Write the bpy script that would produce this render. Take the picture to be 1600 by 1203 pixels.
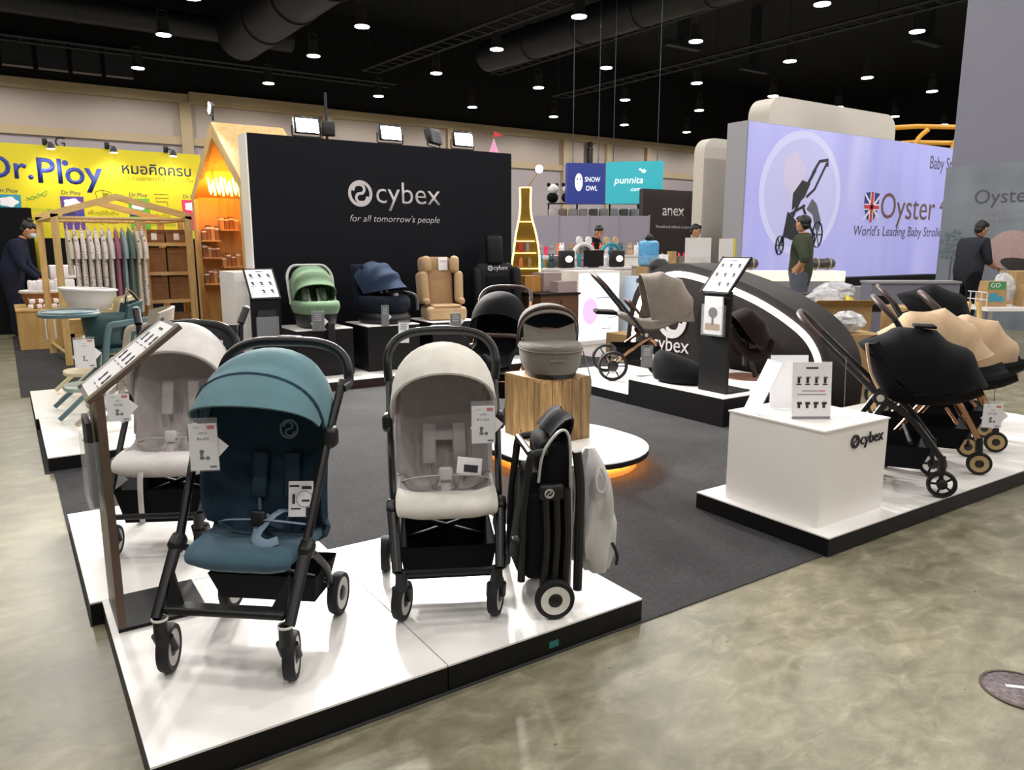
import bpy, bmesh, math, random
import numpy as np
from mathutils import Vector, Matrix, Euler
R = math.radians
SC = bpy.context.scene
for o in list(bpy.data.objects):
    bpy.data.objects.remove(o)
COL = SC.collection

# ------------------------------------------------------------------ camera
cam = bpy.data.cameras.new('camera'); cam.sensor_width = 36.0; cam.lens = 1180 / 1600 * 36
cam.clip_end = 200
co = bpy.data.objects.new('camera', cam); COL.objects.link(co)
co.location = (0, 0, 1.30); co.rotation_euler = (R(90 - 10.40), 0, R(-33.7))
SC.camera = co

# ------------------------------------------------------------------ view, world, lights
SC.view_settings.view_transform = 'Standard'; SC.view_settings.look = 'None'
SC.view_settings.exposure = 0.0; SC.view_settings.gamma = 1.0
SC.view_settings.use_curve_mapping = False
W = bpy.data.worlds.new('hall_air'); SC.world = W; W.use_nodes = True
W.node_tree.nodes['Background'].inputs[0].default_value = (0.6, 0.62, 0.68, 1)
W.node_tree.nodes['Background'].inputs[1].default_value = 0.0   # closed hall, no sky

def light(kind, name, loc, energy, color=(1, 1, 1), target=None, size=0.2, angle=120, blend=0.6, size_y=None):
    l = bpy.data.lights.new(name, kind); l.energy = energy; l.color = color
    if kind == 'SPOT':
        l.spot_size = R(angle); l.spot_blend = blend; l.shadow_soft_size = size
    elif kind == 'AREA':
        l.size = size
        if size_y: l.shape = 'RECTANGLE'; l.size_y = size_y
    else:
        l.shadow_soft_size = size
    o = bpy.data.objects.new(name, l); COL.objects.link(o); o.location = loc
    if target is not None:
        o.rotation_euler = (Vector(target) - Vector(loc)).to_track_quat('-Z', 'Y').to_euler()
    return o

LAMP_Z = 7.0
LAMP_X = [4.2 * k + 0.1 for k in range(-2, 10)]
LAMP_Y = [-4.0, 0.0, 4.0, 8.0, 12.0, 16.0, 19.85, 23.6, 28.3]
for lx in LAMP_X:
    for ly in LAMP_Y:
        if lx < 36 and lx > -5:
            fq = lx * .555 + ly * .832; rq = lx * .832 - ly * .555       # depth and sideways offset from the camera
            dq = fq * math.cos(R(10.4)) - (LAMP_Z - 1.3) * math.sin(R(10.4)); uq = fq * math.sin(R(10.4)) + (LAMP_Z - 1.3) * math.cos(R(10.4))
            seen = dq > 0 and abs(rq / dq) < 810 / 1180 and uq / dq < 611 / 1180
            light('SPOT', 'highbay_light' if seen else 'highbay_light_offscreen', (lx, ly, LAMP_Z - 0.12), 275, (1.0, 0.965, 0.915),
                  (lx, ly, 0), 0.18, 172, 0.35)
# the booth's floodlights on top of the dark wall, thrown forward over the display
FLOODS = [(2.70, 7.72, 2.49), (3.62, 7.72, 2.49), (4.52, 7.72, 2.49)]
for i, (fx, fy, fz) in enumerate(FLOODS):
    light('SPOT', 'flood_light', (fx, fy, fz), 900, (1.0, 0.96, 0.92), (fx - 0.7, fy - 5.0, 0.2), 0.12, 105, 0.7)

# ------------------------------------------------------------------ materials
def lin(h):
    if isinstance(h, (tuple, list)): return tuple(h[:3]) + (1,)
    h = h.lstrip('#'); c = [int(h[i:i + 2], 16) / 255 for i in (0, 2, 4)]
    return tuple(((x / 12.92) if x <= .04045 else ((x + .055) / 1.055) ** 2.4) for x in c) + (1,)
MATS = {}
def mat(name, col, rough=.5, metal=0., var=.06, vs=40., bump=0., bs=200., emit=0., ecol=None, trans=0., alpha=1., spec=.5, sheen=0., coat=0.):
    if name in MATS: return MATS[name]
    m = bpy.data.materials.new(name); m.use_nodes = True; MATS[name] = m
    nt = m.node_tree; b = nt.nodes['Principled BSDF']; c = lin(col)
    b.inputs['Roughness'].default_value = rough; b.inputs['Metallic'].default_value = metal
    b.inputs['Specular IOR Level'].default_value = spec
    if sheen: b.inputs['Sheen Weight'].default_value = sheen
    if coat: b.inputs['Coat Weight'].default_value = coat
    b.inputs['Base Color'].default_value = c
    tc = nt.nodes.new('ShaderNodeTexCoord')
    if var:
        n = nt.nodes.new('ShaderNodeTexNoise'); n.inputs['Scale'].default_value = vs; n.inputs['Detail'].default_value = 3
        nt.links.new(tc.outputs['Object'], n.inputs['Vector'])
        r = nt.nodes.new('ShaderNodeValToRGB')
        r.color_ramp.elements[0].position = .3; r.color_ramp.elements[1].position = .7
        r.color_ramp.elements[0].color = tuple(x * (1 - var) for x in c[:3]) + (1,)
        r.color_ramp.elements[1].color = tuple(min(1, x * (1 + var)) for x in c[:3]) + (1,)
        nt.links.new(n.outputs['Fac'], r.inputs['Fac']); nt.links.new(r.outputs['Color'], b.inputs['Base Color'])
    if bump:
        n2 = nt.nodes.new('ShaderNodeTexNoise'); n2.inputs['Scale'].default_value = bs; n2.inputs['Detail'].default_value = 2
        nt.links.new(tc.outputs['Object'], n2.inputs['Vector'])
        bp = nt.nodes.new('ShaderNodeBump'); bp.inputs['Strength'].default_value = bump; bp.inputs['Distance'].default_value = .004
        nt.links.new(n2.outputs['Fac'], bp.inputs['Height']); nt.links.new(bp.outputs['Normal'], b.inputs['Normal'])
    if emit:
        b.inputs['Emission Color'].default_value = lin(ecol or col); b.inputs['Emission Strength'].default_value = emit
    if trans:
        b.inputs['Transmission Weight'].default_value = trans; b.inputs['IOR'].default_value = 1.2
    if alpha < 1:
        b.inputs['Alpha'].default_value = alpha
    return m

def fabric(name, col, rough=.9, var=.08, bump=.25, bs=350.):
    return mat(name, col, rough, 0, var, 14., bump, bs, sheen=.12 if sum(lin(col)[:3]) > .3 else 0., spec=.2)

def wood(name, c1, c2, scale=3., rough=.5, axis='z', hue=.1):
    if name in MATS: return MATS[name]
    m = bpy.data.materials.new(name); m.use_nodes = True; MATS[name] = m
    nt = m.node_tree; b = nt.nodes['Principled BSDF']; b.inputs['Roughness'].default_value = rough
    tc = nt.nodes.new('ShaderNodeTexCoord'); mp = nt.nodes.new('ShaderNodeMapping')
    s = {'z': (9, 9, 1), 'x': (1, 9, 9), 'y': (9, 1, 9)}[axis]
    mp.inputs['Scale'].default_value = tuple(scale * q for q in s)
    oi = nt.nodes.new('ShaderNodeObjectInfo'); ad = nt.nodes.new('ShaderNodeVectorMath'); ad.operation = 'ADD'
    ml = nt.nodes.new('ShaderNodeMath'); ml.operation = 'MULTIPLY'; ml.inputs[1].default_value = 17.
    nt.links.new(oi.outputs['Random'], ml.inputs[0])
    nt.links.new(tc.outputs['Object'], ad.inputs[0]); nt.links.new(ml.outputs[0], ad.inputs[1])
    nt.links.new(ad.outputs[0], mp.inputs['Vector'])
    n = nt.nodes.new('ShaderNodeTexNoise'); n.inputs['Scale'].default_value = 1.6; n.inputs['Detail'].default_value = 6; n.inputs['Distortion'].default_value = 1.2
    nt.links.new(mp.outputs[0], n.inputs['Vector'])
    r = nt.nodes.new('ShaderNodeValToRGB'); r.color_ramp.elements[0].position = .3; r.color_ramp.elements[1].position = .72
    r.color_ramp.elements[0].color = lin(c1); r.color_ramp.elements[1].color = lin(c2)
    hs = nt.nodes.new('ShaderNodeHueSaturation'); mr = nt.nodes.new('ShaderNodeMapRange'); mr.inputs['To Min'].default_value = 1 - hue; mr.inputs['To Max'].default_value = 1 + hue
    nt.links.new(oi.outputs['Random'], mr.inputs['Value']); nt.links.new(mr.outputs[0], hs.inputs['Value'])
    nt.links.new(n.outputs['Fac'], r.inputs['Fac']); nt.links.new(r.outputs['Color'], hs.inputs['Color']); nt.links.new(hs.outputs['Color'], b.inputs['Base Color'])
    return m

def mixramp(nt, vec, scale, stops, detail=6, dist=0., rough=.6):
    n = nt.nodes.new('ShaderNodeTexNoise'); n.inputs['Scale'].default_value = scale; n.inputs['Detail'].default_value = detail
    n.inputs['Distortion'].default_value = dist; n.inputs['Roughness'].default_value = rough
    nt.links.new(vec, n.inputs['Vector'])
    r = nt.nodes.new('ShaderNodeValToRGB'); e = r.color_ramp.elements
    while len(e) < len(stops): e.new(.5)
    for q, (p, c) in zip(e, stops): q.position = p; q.color = lin(c)
    nt.links.new(n.outputs['Fac'], r.inputs['Fac'])
    return r.outputs['Color'], n.outputs['Fac']

def concrete():
    m = bpy.data.materials.new('polished_concrete'); m.use_nodes = True
    nt = m.node_tree; b = nt.nodes['Principled BSDF']; tc = nt.nodes.new('ShaderNodeTexCoord')
    mp = nt.nodes.new('ShaderNodeMapping'); mp.inputs['Scale'].default_value = (1, 1.6, 1); mp.inputs['Rotation'].default_value = (0, 0, .6)
    nt.links.new(tc.outputs['Object'], mp.inputs['Vector'])
    a, fa = mixramp(nt, mp.outputs[0], 1.7, [(.25, '#56523f'), (.42, '#706b56'), (.58, '#8a846d'), (.75, '#a9a28c')], 9, 1.2, .68)
    c, fc = mixramp(nt, mp.outputs[0], 7., [(.33, '#4d4939'), (.5, '#7d7762'), (.68, '#b3ac97')], 8, .6, .7)
    mx = nt.nodes.new('ShaderNodeMix'); mx.data_type = 'RGBA'; mx.inputs['Factor'].default_value = .42
    nt.links.new(a, mx.inputs['A']); nt.links.new(c, mx.inputs['B'])
    # scattered dark specks and scuffs
    v = nt.nodes.new('ShaderNodeTexVoronoi'); v.inputs['Scale'].default_value = 5.; nt.links.new(mp.outputs[0], v.inputs['Vector'])
    r2 = nt.nodes.new('ShaderNodeValToRGB'); r2.color_ramp.elements[0].position = .02; r2.color_ramp.elements[1].position = .05
    r2.color_ramp.elements[0].color = (.25, .24, .2, 1); r2.color_ramp.elements[1].color = (1, 1, 1, 1)
    nt.links.new(v.outputs['Distance'], r2.inputs['Fac'])
    m2 = nt.nodes.new('ShaderNodeMix'); m2.data_type = 'RGBA'; m2.blend_type = 'MULTIPLY'; m2.inputs['Factor'].default_value = .8
    nt.links.new(mx.outputs['Result'], m2.inputs['A']); nt.links.new(r2.outputs['Color'], m2.inputs['B'])
    nt.links.new(m2.outputs['Result'], b.inputs['Base Color'])
    mr = nt.nodes.new('ShaderNodeMapRange'); mr.inputs['To Min'].default_value = .22; mr.inputs['To Max'].default_value = .5
    nt.links.new(fc, mr.inputs['Value']); nt.links.new(mr.outputs[0], b.inputs['Roughness'])
    return m

def carpet_mat():
    m = bpy.data.materials.new('needle_felt_carpet'); m.use_nodes = True
    nt = m.node_tree; b = nt.nodes['Principled BSDF']; b.inputs['Roughness'].default_value = .95; b.inputs['Specular IOR Level'].default_value = .1
    tc = nt.nodes.new('ShaderNodeTexCoord')
    a, fa = mixramp(nt, tc.outputs['Object'], 60., [(.3, '#2a2a2b'), (.7, '#4c4c4d')], 6, .2, .8)
    c, fc = mixramp(nt, tc.outputs['Object'], 2.2, [(.35, '#333334'), (.65, '#454546')], 4)
    mx = nt.nodes.new('ShaderNodeMix'); mx.data_type = 'RGBA'; mx.inputs['Factor'].default_value = .4
    nt.links.new(a, mx.inputs['A']); nt.links.new(c, mx.inputs['B']); nt.links.new(mx.outputs['Result'], b.inputs['Base Color'])
    bp = nt.nodes.new('ShaderNodeBump'); bp.inputs['Strength'].default_value = .4; bp.inputs['Distance'].default_value = .004
    nt.links.new(fa, bp.inputs['Height']); nt.links.new(bp.outputs['Normal'], b.inputs['Normal'])
    return m

M = dict(
    white=mat('white_laminate', '#f1eeea', .32, var=.02, vs=3.),
    black=mat('black_laminate', '#09090b', .5, var=.15, vs=5., spec=.3),
    blackmat=mat('black_matt', '#131317', .6, var=.1),
    navyblack=mat('dark_wall_film', '#0b0c15', .65, var=.05, vs=2., spec=.18),
    tube=mat('anthracite_tube', '#141518', .35, metal=.3, var=.08),
    tube2=mat('matt_black_tube', '#0c0c0e', .42, var=.08),
    plastic=mat('black_plastic', '#0d0d0f', .45, var=.08),
    rubber=mat('rubber', '#121213', .75, var=.12),
    rimgrey=mat('grey_rim', '#b9b8b4', .4, var=.04),
    rimwhite=mat('white_rim', '#e3e2da', .4, var=.04),
    rimtan=mat('tan_rim', '#b49a68', .45, var=.05),
    chrome=mat('chrome', '#c9c9cc', .18, metal=1., var=0),
    rose=mat('rose_gold', '#c99a78', .22, metal=1., var=.04),
    clear=mat('clear_acrylic', '#e8eef2', .06, var=0, trans=.0, alpha=.12),
    paper=mat('paper', '#f0eef0', .7, var=.02),
    ink=mat('dark_print', '#2b2a2e', .7, var=0),
    red=mat('red_print', '#d0303f', .7, var=0),
    greyprint=mat('grey_print', '#8f8d90', .7, var=0),
    logo=mat('silver_letter', '#c9c4c6', .45, var=.03),
    leather=mat('brown_leather', '#3a2622', .5, var=.1, bump=.2),
    card=mat('cardboard', '#a98a5e', .85, var=.08, vs=10.),
    kraft=mat('kraft_box', '#8d6641', .8, var=.1, vs=12.),
    skin=mat('skin', '#c08d6c', .55, var=.05),
    hair=mat('black_hair', '#0e0c0c', .5, var=.2, bump=.4, bs=90.),
    mask=mat('face_mask', '#b9d4dc', .8, var=.03),
    pine=wood('pine', '#c09a5c', '#d8ba82', 1.6, .55),
    pinex=wood('pine_x', '#c09a5c', '#d8ba82', 1.6, .55, 'x'),
    piney=wood('pine_y', '#c09a5c', '#d8ba82', 1.6, .55, 'y'),
    crate=wood('crate_plank', '#7a5a33', '#bd9a66', 1.8, .6, hue=.35),
    ply=wood('plywood', '#bd9857', '#cfae72', .8, .6),
    concrete=concrete(), carpet=carpet_mat(),
)

# ------------------------------------------------------------------ mesh helpers
def unit(v): return v / (np.linalg.norm(v) + 1e-12)
def spline(pts, n=6, closed=False):
    P = [np.array(p, float) for p in pts]; k = len(P); out = []
    rng = range(k) if closed else range(k - 1)
    for i in rng:
        if closed: p0, p1, p2, p3 = P[(i - 1) % k], P[i], P[(i + 1) % k], P[(i + 2) % k]
        else: p0, p1, p2, p3 = P[max(i - 1, 0)], P[i], P[i + 1], P[min(i + 2, k - 1)]
        for j in range(n):
            t = j / n
            out.append(.5 * ((2 * p1) + (-p0 + p2) * t + (2 * p0 - 5 * p1 + 4 * p2 - p3) * t * t + (-p0 + 3 * p1 - 3 * p2 + p3) * t ** 3))
    if not closed: out.append(P[-1])
    return out
def fillet(pts, r=.05, n=4):
    "polyline with rounded corners"
    P = [np.array(p, float) for p in pts]; out = [P[0]]
    for a, b, c in zip(P, P[1:], P[2:]):
        d1 = np.linalg.norm(a - b); d2 = np.linalg.norm(c - b); q = min(r, d1 * .45, d2 * .45)
        s = b + (a - b) / d1 * q; e = b + (c - b) / d2 * q
        for j in range(n + 1):
            t = j / n; out.append((1 - t) ** 2 * s + 2 * t * (1 - t) * b + t * t * e)
    out.append(P[-1]); return out

class MB:
    def __init__(s): s.v = []; s.f = []
    def add(s, V, F):
        o = len(s.v); s.v += [tuple(float(q) for q in p) for p in V]; s.f += [tuple(i + o for i in f) for f in F]; return s
    def rot(s, V, c, r):
        if any(r):
            m = np.array(Euler(r).to_matrix()); V = np.array(V) @ m.T
        return np.array(V) + np.array(c)
    def box(s, c, d, r=(0, 0, 0)):
        x, y, z = (q / 2 for q in d)
        V = [(-x, -y, -z), (x, -y, -z), (x, y, -z), (-x, y, -z), (-x, -y, z), (x, -y, z), (x, y, z), (-x, y, z)]
        return s.add(s.rot(V, c, r), [(0, 3, 2, 1), (4, 5, 6, 7), (0, 1, 5, 4), (1, 2, 6, 5), (2, 3, 7, 6), (3, 0, 4, 7)])
    def bb(s, x0, x1, y0, y1, z0, z1):
        return s.box(((x0 + x1) / 2, (y0 + y1) / 2, (z0 + z1) / 2), (x1 - x0, y1 - y0, z1 - z0))
    def rbox(s, c, d, rad=.02, r=(0, 0, 0), n=3):
        x, y, z = (q / 2 for q in d); rad = min(rad, x, y, z)
        rings = []
        for sgn in (-1, 1):
            ks = range(n + 1) if sgn < 0 else range(n, -1, -1)
            for k in ks:
                a = k / n * math.pi / 2; ins = rad * (1 - math.sin(a)); zz = sgn * (z - rad + rad * math.cos(a)); ring = []
                for cx, cy, a0 in ((1, 1, 0), (-1, 1, 90), (-1, -1, 180), (1, -1, 270)):
                    for j in range(n + 1):
                        t = R(a0 + 90 * j / n)
                        ring.append((cx * (x - rad) + (rad - ins) * math.cos(t), cy * (y - rad) + (rad - ins) * math.sin(t), zz))
                rings.append(ring)
        return s.loft([s.rot(q, c, r) for q in rings])
    def loft(s, rings, cap=True, closed=True):
        k = len(rings[0]); V = [p for q in rings for p in q]; F = []
        for i in range(len(rings) - 1):
            for j in range(k if closed else k - 1):
                a = i * k + j; b = i * k + (j + 1) % k
                F.append((a, b, b + k, a + k))
        if cap and closed:
            F.append(tuple(range(k - 1, -1, -1))); F.append(tuple((len(rings) - 1) * k + j for j in range(k)))
        return s.add(V, F)
    def tube(s, pts, r, n=8, closed=False, cap=True, flat=1., up=None):
        P = [np.array(p, float) for p in pts]; k = len(P)
        rr = r if hasattr(r, '__len__') else [r] * k
        T = []
        for i in range(k):
            a = P[(i - 1) % k] if (closed or i) else P[i]; b = P[(i + 1) % k] if (closed or i < k - 1) else P[i]
            T.append(unit(b - a))
        ref = np.array(up if up is not None else ((0, 0, 1) if abs(T[0][2]) < .9 else (1, 0, 0)), float)
        N = unit(ref - T[0] * (ref @ T[0])); rings = []
        for i in range(k):
            if i: N = unit(N - T[i] * (N @ T[i]))
            B = np.cross(T[i], N)
            rings.append([P[i] + rr[i] * (math.cos(2 * math.pi * j / n) * N * flat + math.sin(2 * math.pi * j / n) * B) for j in range(n)])
        if closed: rings.append(rings[0]); return s.loft(rings, False)
        return s.loft(rings, cap)
    def cyl(s, p0, p1, r0, r1=None, n=16, cap=True):
        return s.tube([p0, p1], [r0, r0 if r1 is None else r1], n, cap=cap)
    def lathe(s, prof, c=(0, 0, 0), axis='z', n=24, closed=False, sx=1., sy=1.):
        rings = []
        for j in range(n):
            t = 2 * math.pi * j / n; ring = []
            for (r, h) in prof:
                p = (r * math.cos(t) * sx, r * math.sin(t) * sy, h)
                if axis == 'x': p = (p[2], p[0], p[1])
                elif axis == 'y': p = (p[0], p[2], p[1])
                ring.append((p[0] + c[0], p[1] + c[1], p[2] + c[2]))
            rings.append(ring)
        rings.append(rings[0])
        return s.loft(rings, False, closed)
    def ell(s, c, r, r3=(0, 0, 0), n=14, m=9):
        V = []; F = []
        for i in range(m + 1):
            a = math.pi * i / m
            for j in range(n):
                b = 2 * math.pi * j / n
                V.append((r[0] * math.sin(a) * math.cos(b), r[1] * math.sin(a) * math.sin(b), -r[2] * math.cos(a)))
        for i in range(m):
            for j in range(n): F.append((i * n + j, i * n + (j + 1) % n, (i + 1) * n + (j + 1) % n, (i + 1) * n + j))
        return s.add(s.rot(V, c, r3), F)
    def prism(s, poly, h, o=(0, 0, 0), ux=(1, 0, 0), uy=(0, 1, 0)):
        "2-D outline pushed h along ux x uy"
        o, ux, uy = (np.array(q, float) for q in (o, ux, uy)); w = np.cross(ux, uy)
        A = [o + ux * p[0] + uy * p[1] for p in poly]; B = [p + w * h for p in A]; k = len(poly)
        F = [tuple(range(k - 1, -1, -1)), tuple(range(k, 2 * k))] + [(i, (i + 1) % k, (i + 1) % k + k, i + k) for i in range(k)]
        return s.add(A + B, F)
    def sheet(s, G, th=.004):
        "thick surface from a grid of points"
        G = np.array(G, float); a, b = G.shape[:2]
        du = np.gradient(G, axis=0); dv = np.gradient(G, axis=1); N = np.cross(du, dv)
        N /= (np.linalg.norm(N, axis=2, keepdims=True) + 1e-9)
        V = np.concatenate([(G + N * th / 2).reshape(-1, 3), (G - N * th / 2).reshape(-1, 3)]); k = a * b; F = []
        for i in range(a - 1):
            for j in range(b - 1):
                q = (i * b + j, (i + 1) * b + j, (i + 1) * b + j + 1, i * b + j + 1)
                F.append(q); F.append(tuple(x + k for x in q[::-1]))
        def edge(l):
            for p, q in zip(l, l[1:]): F.append((p, q, q + k, p + k))
        edge([j for j in range(b)]); edge([(a - 1) * b + j for j in range(b)][::-1])
        edge([i * b for i in range(a)][::-1]); edge([i * b + b - 1 for i in range(a)])
        return s.add(V, F)
    def build(s, name, m, parent=None, smooth=40, loc=None, rot=None):
        me = bpy.data.meshes.new(name); me.from_pydata(s.v, [], s.f); me.update()
        bm = bmesh.new(); bm.from_mesh(me); bmesh.ops.recalc_face_normals(bm, faces=bm.faces); bm.to_mesh(me); bm.free()
        if smooth:
            me.shade_smooth(); me.set_sharp_from_angle(angle=R(smooth))
        me.materials.append(M[m] if isinstance(m, str) else m)
        o = bpy.data.objects.new(name, me); COL.objects.link(o)
        if parent is not None: o.parent = parent
        if loc is not None: o.location = loc
        if rot is not None: o.rotation_euler = rot
        return o

def tag(o, label=None, cat=None, group=None, kind=None):
    if label: o['label'] = label
    if cat: o['category'] = cat
    if group: o['group'] = group
    if kind: o['kind'] = kind
    return o
def thing(name, label, cat, loc=(0, 0, 0), rz=0., group=None):
    o = bpy.data.objects.new(name, None); COL.objects.link(o); o.location = loc; o.rotation_euler = (0, 0, R(rz))
    o.empty_display_size = .1
    return tag(o, label, cat, group)
def struct(name, mb, m, parent=None):
    o = mb.build(name, m, parent)
    if parent is None: o['kind'] = 'structure'
    return o
def clone(o, loc, rz=None, label=None, group=None):
    c = o.copy(); COL.objects.link(c); c.location = loc
    if rz is not None: c.rotation_euler = (0, 0, R(rz))
    if label: c['label'] = label
    if group: c['group'] = group
    for p in list(o.children):
        d = p.copy(); COL.objects.link(d); d.parent = c
        for q in list(p.children):
            e = q.copy(); COL.objects.link(e); e.parent = d
    return c

def text(s, parent, m, loc, rot=(90, 0, 0), h=.1, width=None, align='CENTER', shear=0., ext=.001, name='lettering', off=0., sx=1.):
    "flat lettering as a mesh; h = cap height approx, or fitted to width"
    cu = bpy.data.curves.new(name, 'FONT'); cu.body = s; cu.align_x = align; cu.align_y = 'CENTER'
    cu.size = 1.0; cu.shear = shear; cu.extrude = 0.; cu.resolution_u = 3; cu.offset = off
    t = bpy.data.objects.new(name + '_tmp', cu); COL.objects.link(t)
    dg = bpy.context.evaluated_depsgraph_get(); dg.update()
    me = bpy.data.meshes.new_from_object(t.evaluated_get(dg)); bpy.data.objects.remove(t); bpy.data.curves.remove(cu)
    n = len(me.vertices); a = np.empty(n * 3); me.vertices.foreach_get('co', a); a = a.reshape(-1, 3)
    w = a[:, 0].max() - a[:, 0].min()
    k = (width / w) if width else h / .7
    a *= k; a[:, 0] *= sx
    if align == 'CENTER': a[:, 0] -= (a[:, 0].max() + a[:, 0].min()) / 2
    me.vertices.foreach_set('co', a.reshape(-1)); me.update()
    if ext:
        bm = bmesh.new(); bm.from_mesh(me)
        r = bmesh.ops.extrude_face_region(bm, geom=list(bm.faces))
        for v in [g for g in r['geom'] if isinstance(g, bmesh.types.BMVert)]: v.co.z += ext
        bmesh.ops.recalc_face_normals(bm, faces=bm.faces); bm.to_mesh(me); bm.free()
    me.name = name; me.materials.append(M[m] if isinstance(m, str) else m)
    o = bpy.data.objects.new(name, me); COL.objects.link(o); o.parent = parent
    o.location = loc; o.rotation_euler = tuple(R(q) for q in rot)
    return o

def logo_mb(r=.5, th=.1, depth=.01):
    "ring with two hooks turning round each other"
    b = MB(); ro, ri = r, r - th; n = 40; V = []
    for j in range(n):
        t = 2 * math.pi * j / n
        for q, z in ((ri, 0), (ro, 0), (ro, depth), (ri, depth)): V.append((q * math.cos(t), q * math.sin(t), z))
    F = []
    for j in range(n):
        a = 4 * j; c = 4 * ((j + 1) % n)
        for i in range(4): F.append((a + i, a + (i + 1) % 4, c + (i + 1) % 4, c + i))
    b.add(V, F)
    for sg in (1, -1):
        pts = [(-.30, .12), (-.20, .34), (.06, .36), (.17, .2), (.1, .03), (-.12, -.02)]
        P = spline([(sg * x * 2 * r, sg * y * 2 * r * .9, depth / 2) for x, y in pts], 5)
        b.tube(P, th * .5, 6, flat=depth / th, up=(0, 0, 1))
    return b
def wordmark(parent, m, loc, rot, width, name='brand_lettering'):
    "round emblem followed by the word"
    h = width * .235
    e = logo_mb(h * .53, h * .13, .006).build(name.replace('lettering', 'emblem'), m, parent, loc=None)
    rt = Euler(tuple(R(q) for q in rot)).to_matrix()
    e.location = Vector(loc) + rt @ Vector((-width / 2 + h * .53, 0, 0)); e.rotation_euler = tuple(R(q) for q in rot)
    t = text('cybex', parent, m, (0, 0, 0), rot, width=width * .71, ext=.006, name=name, off=-.005)
    t.location = Vector(loc) + rt @ Vector((width / 2 - width * .355, h * .03, 0))
    return t
# ================================================================== the hall
M.update(
    hallwall=mat('hall_wall_fabric', '#b4a79f', .8, var=.03, vs=.5),
    halltrim=mat('hall_wall_trim', '#b5a283', .6, var=.04, vs=1.),
    hallgrey=mat('hall_wall_lower', '#a59ca0', .8, var=.03, vs=.5),
    ceil=mat('black_ceiling', '#0b0d14', .9, var=.2, vs=.3),
    steel=mat('dark_steel', '#20242e', .6, var=.15, vs=2.),
    duct=mat('dark_duct', '#1a1d26', .55, var=.15, vs=1.),
    lamp=mat('lamp_glow', '#fffaf0', .5, var=0, emit=14., ecol='#fff8ec'),
    lampbody=mat('lamp_housing', '#3a3a3c', .5, var=.1),
)
struct('floor', MB().bb(-14, 46, -9, 31.2, -.1, 0), 'concrete')
struct('floor_carpet', MB().bb(.172, 5.75, 1.79, 2.83, 0, .004), 'carpet')
struct('floor_carpet', MB().bb(.13, 5.75, 2.83, 5.0, 0, .004), 'carpet')
struct('floor_carpet', MB().bb(.085, 5.75, 5.0, 7.75, 0, .004), 'carpet')
struct('floor_carpet', MB().bb(.02, 2.1, 7.75, 13.2, 0, .004), 'carpet')
wb = MB().bb(-14, 46, 31, 31.3, 0, 6.5)
w = struct('wall_back', wb, 'hallwall')
MB().bb(-14, 46, 30.82, 31, 6.46, 6.78).build('cornice', 'halltrim', w)
MB().bb(-14, 46, 30.84, 31, 4.98, 5.26).build('rail_trim', 'halltrim', w)
MB().bb(-14, 46, 30.94, 31, 0, 4.98).build('lower_panel', 'hallgrey', w)
for X0, X1 in ((5.95, 6.35), (11.35, 11.75), (17.1, 17.35), (23.6, 23.95), (26.4, 26.7), (29.2, 29.5), (33.1, 33.4)):
    MB().bb(X0, X1, 30.78, 31, 0, 6.5).build('pilaster', 'halltrim', w)
MB().bb(6.3, 11.4, 30.72, 31, 6.52, 6.86).build('cornice', 'halltrim', w)
text('G', w, 'ink', (2.06, 30.93, 4.78), h=.34)
sp = MB().rbox((0, 0, 0), (.26, .2, 1.05), .04).build('wall_speaker', 'plastic', None, loc=(25.2, 30.7, 5.65))
tag(sp, 'slim black loudspeaker hung on the pale back hall wall above the blue signs', 'speaker')
MB().ell((0, 0, .68), (.16, .1, .14)).build('horn', 'plastic', sp)
struct('wall_upper_back', MB().bb(-14, 46, 31, 31.3, 6.5, 10.6), 'ceil')
struct('wall_left', MB().bb(-14.3, -14, -9, 31.3, 0, 10.6), 'hallgrey')
struct('wall_right', MB().bb(46, 46.3, -9, 31.3, 0, 10.6), 'ceil')
struct('wall_front', MB().bb(-14.3, 46.3, -9.3, -9, 0, 10.6), 'hallgrey')
struct('ceiling', MB().bb(-14.3, 46.3, -9.3, 31.3, 10.5, 10.7), 'ceil')

# high-bay lamps on their grid
def lamp_proto():
    t = thing('ceiling_lamp', 'round high-bay lamp hanging under the black hall ceiling', 'lamp', (0, 0, 0), 0, 'high-bay lamps of the hall')
    MB().lathe([(.0, .42), (.11, .42), (.14, .36), (.15, .08), (.21, .0), (.205, -.01), (.0, -.01)], n=20).build('housing', 'lampbody', t)
    MB().lathe([(.0, -.03), (.19, -.03), (.19, -.012), (.0, -.012)], n=20).build('lens', 'lamp', t)
    MB().tube(fillet([(-.12, 0, .3), (-.12, 0, .62), (.12, 0, .62), (.12, 0, .3)], .04), .012, 6).tube([(0, 0, .62), (0, 0, .68)], .008, 6).build('yoke', 'lampbody', t)
    return t
lp = lamp_proto(); first = True
for lx in LAMP_X:
    for ly in LAMP_Y:
        # only those the picture can show
        q = Vector((lx, ly, LAMP_Z)); f = lx * .555 + ly * .832; r = lx * .832 - ly * .555
        if f < 17.5 or abs(r) > .74 * f: continue
        if first: lp.location = q; first = False
        else: clone(lp, q)

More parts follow.
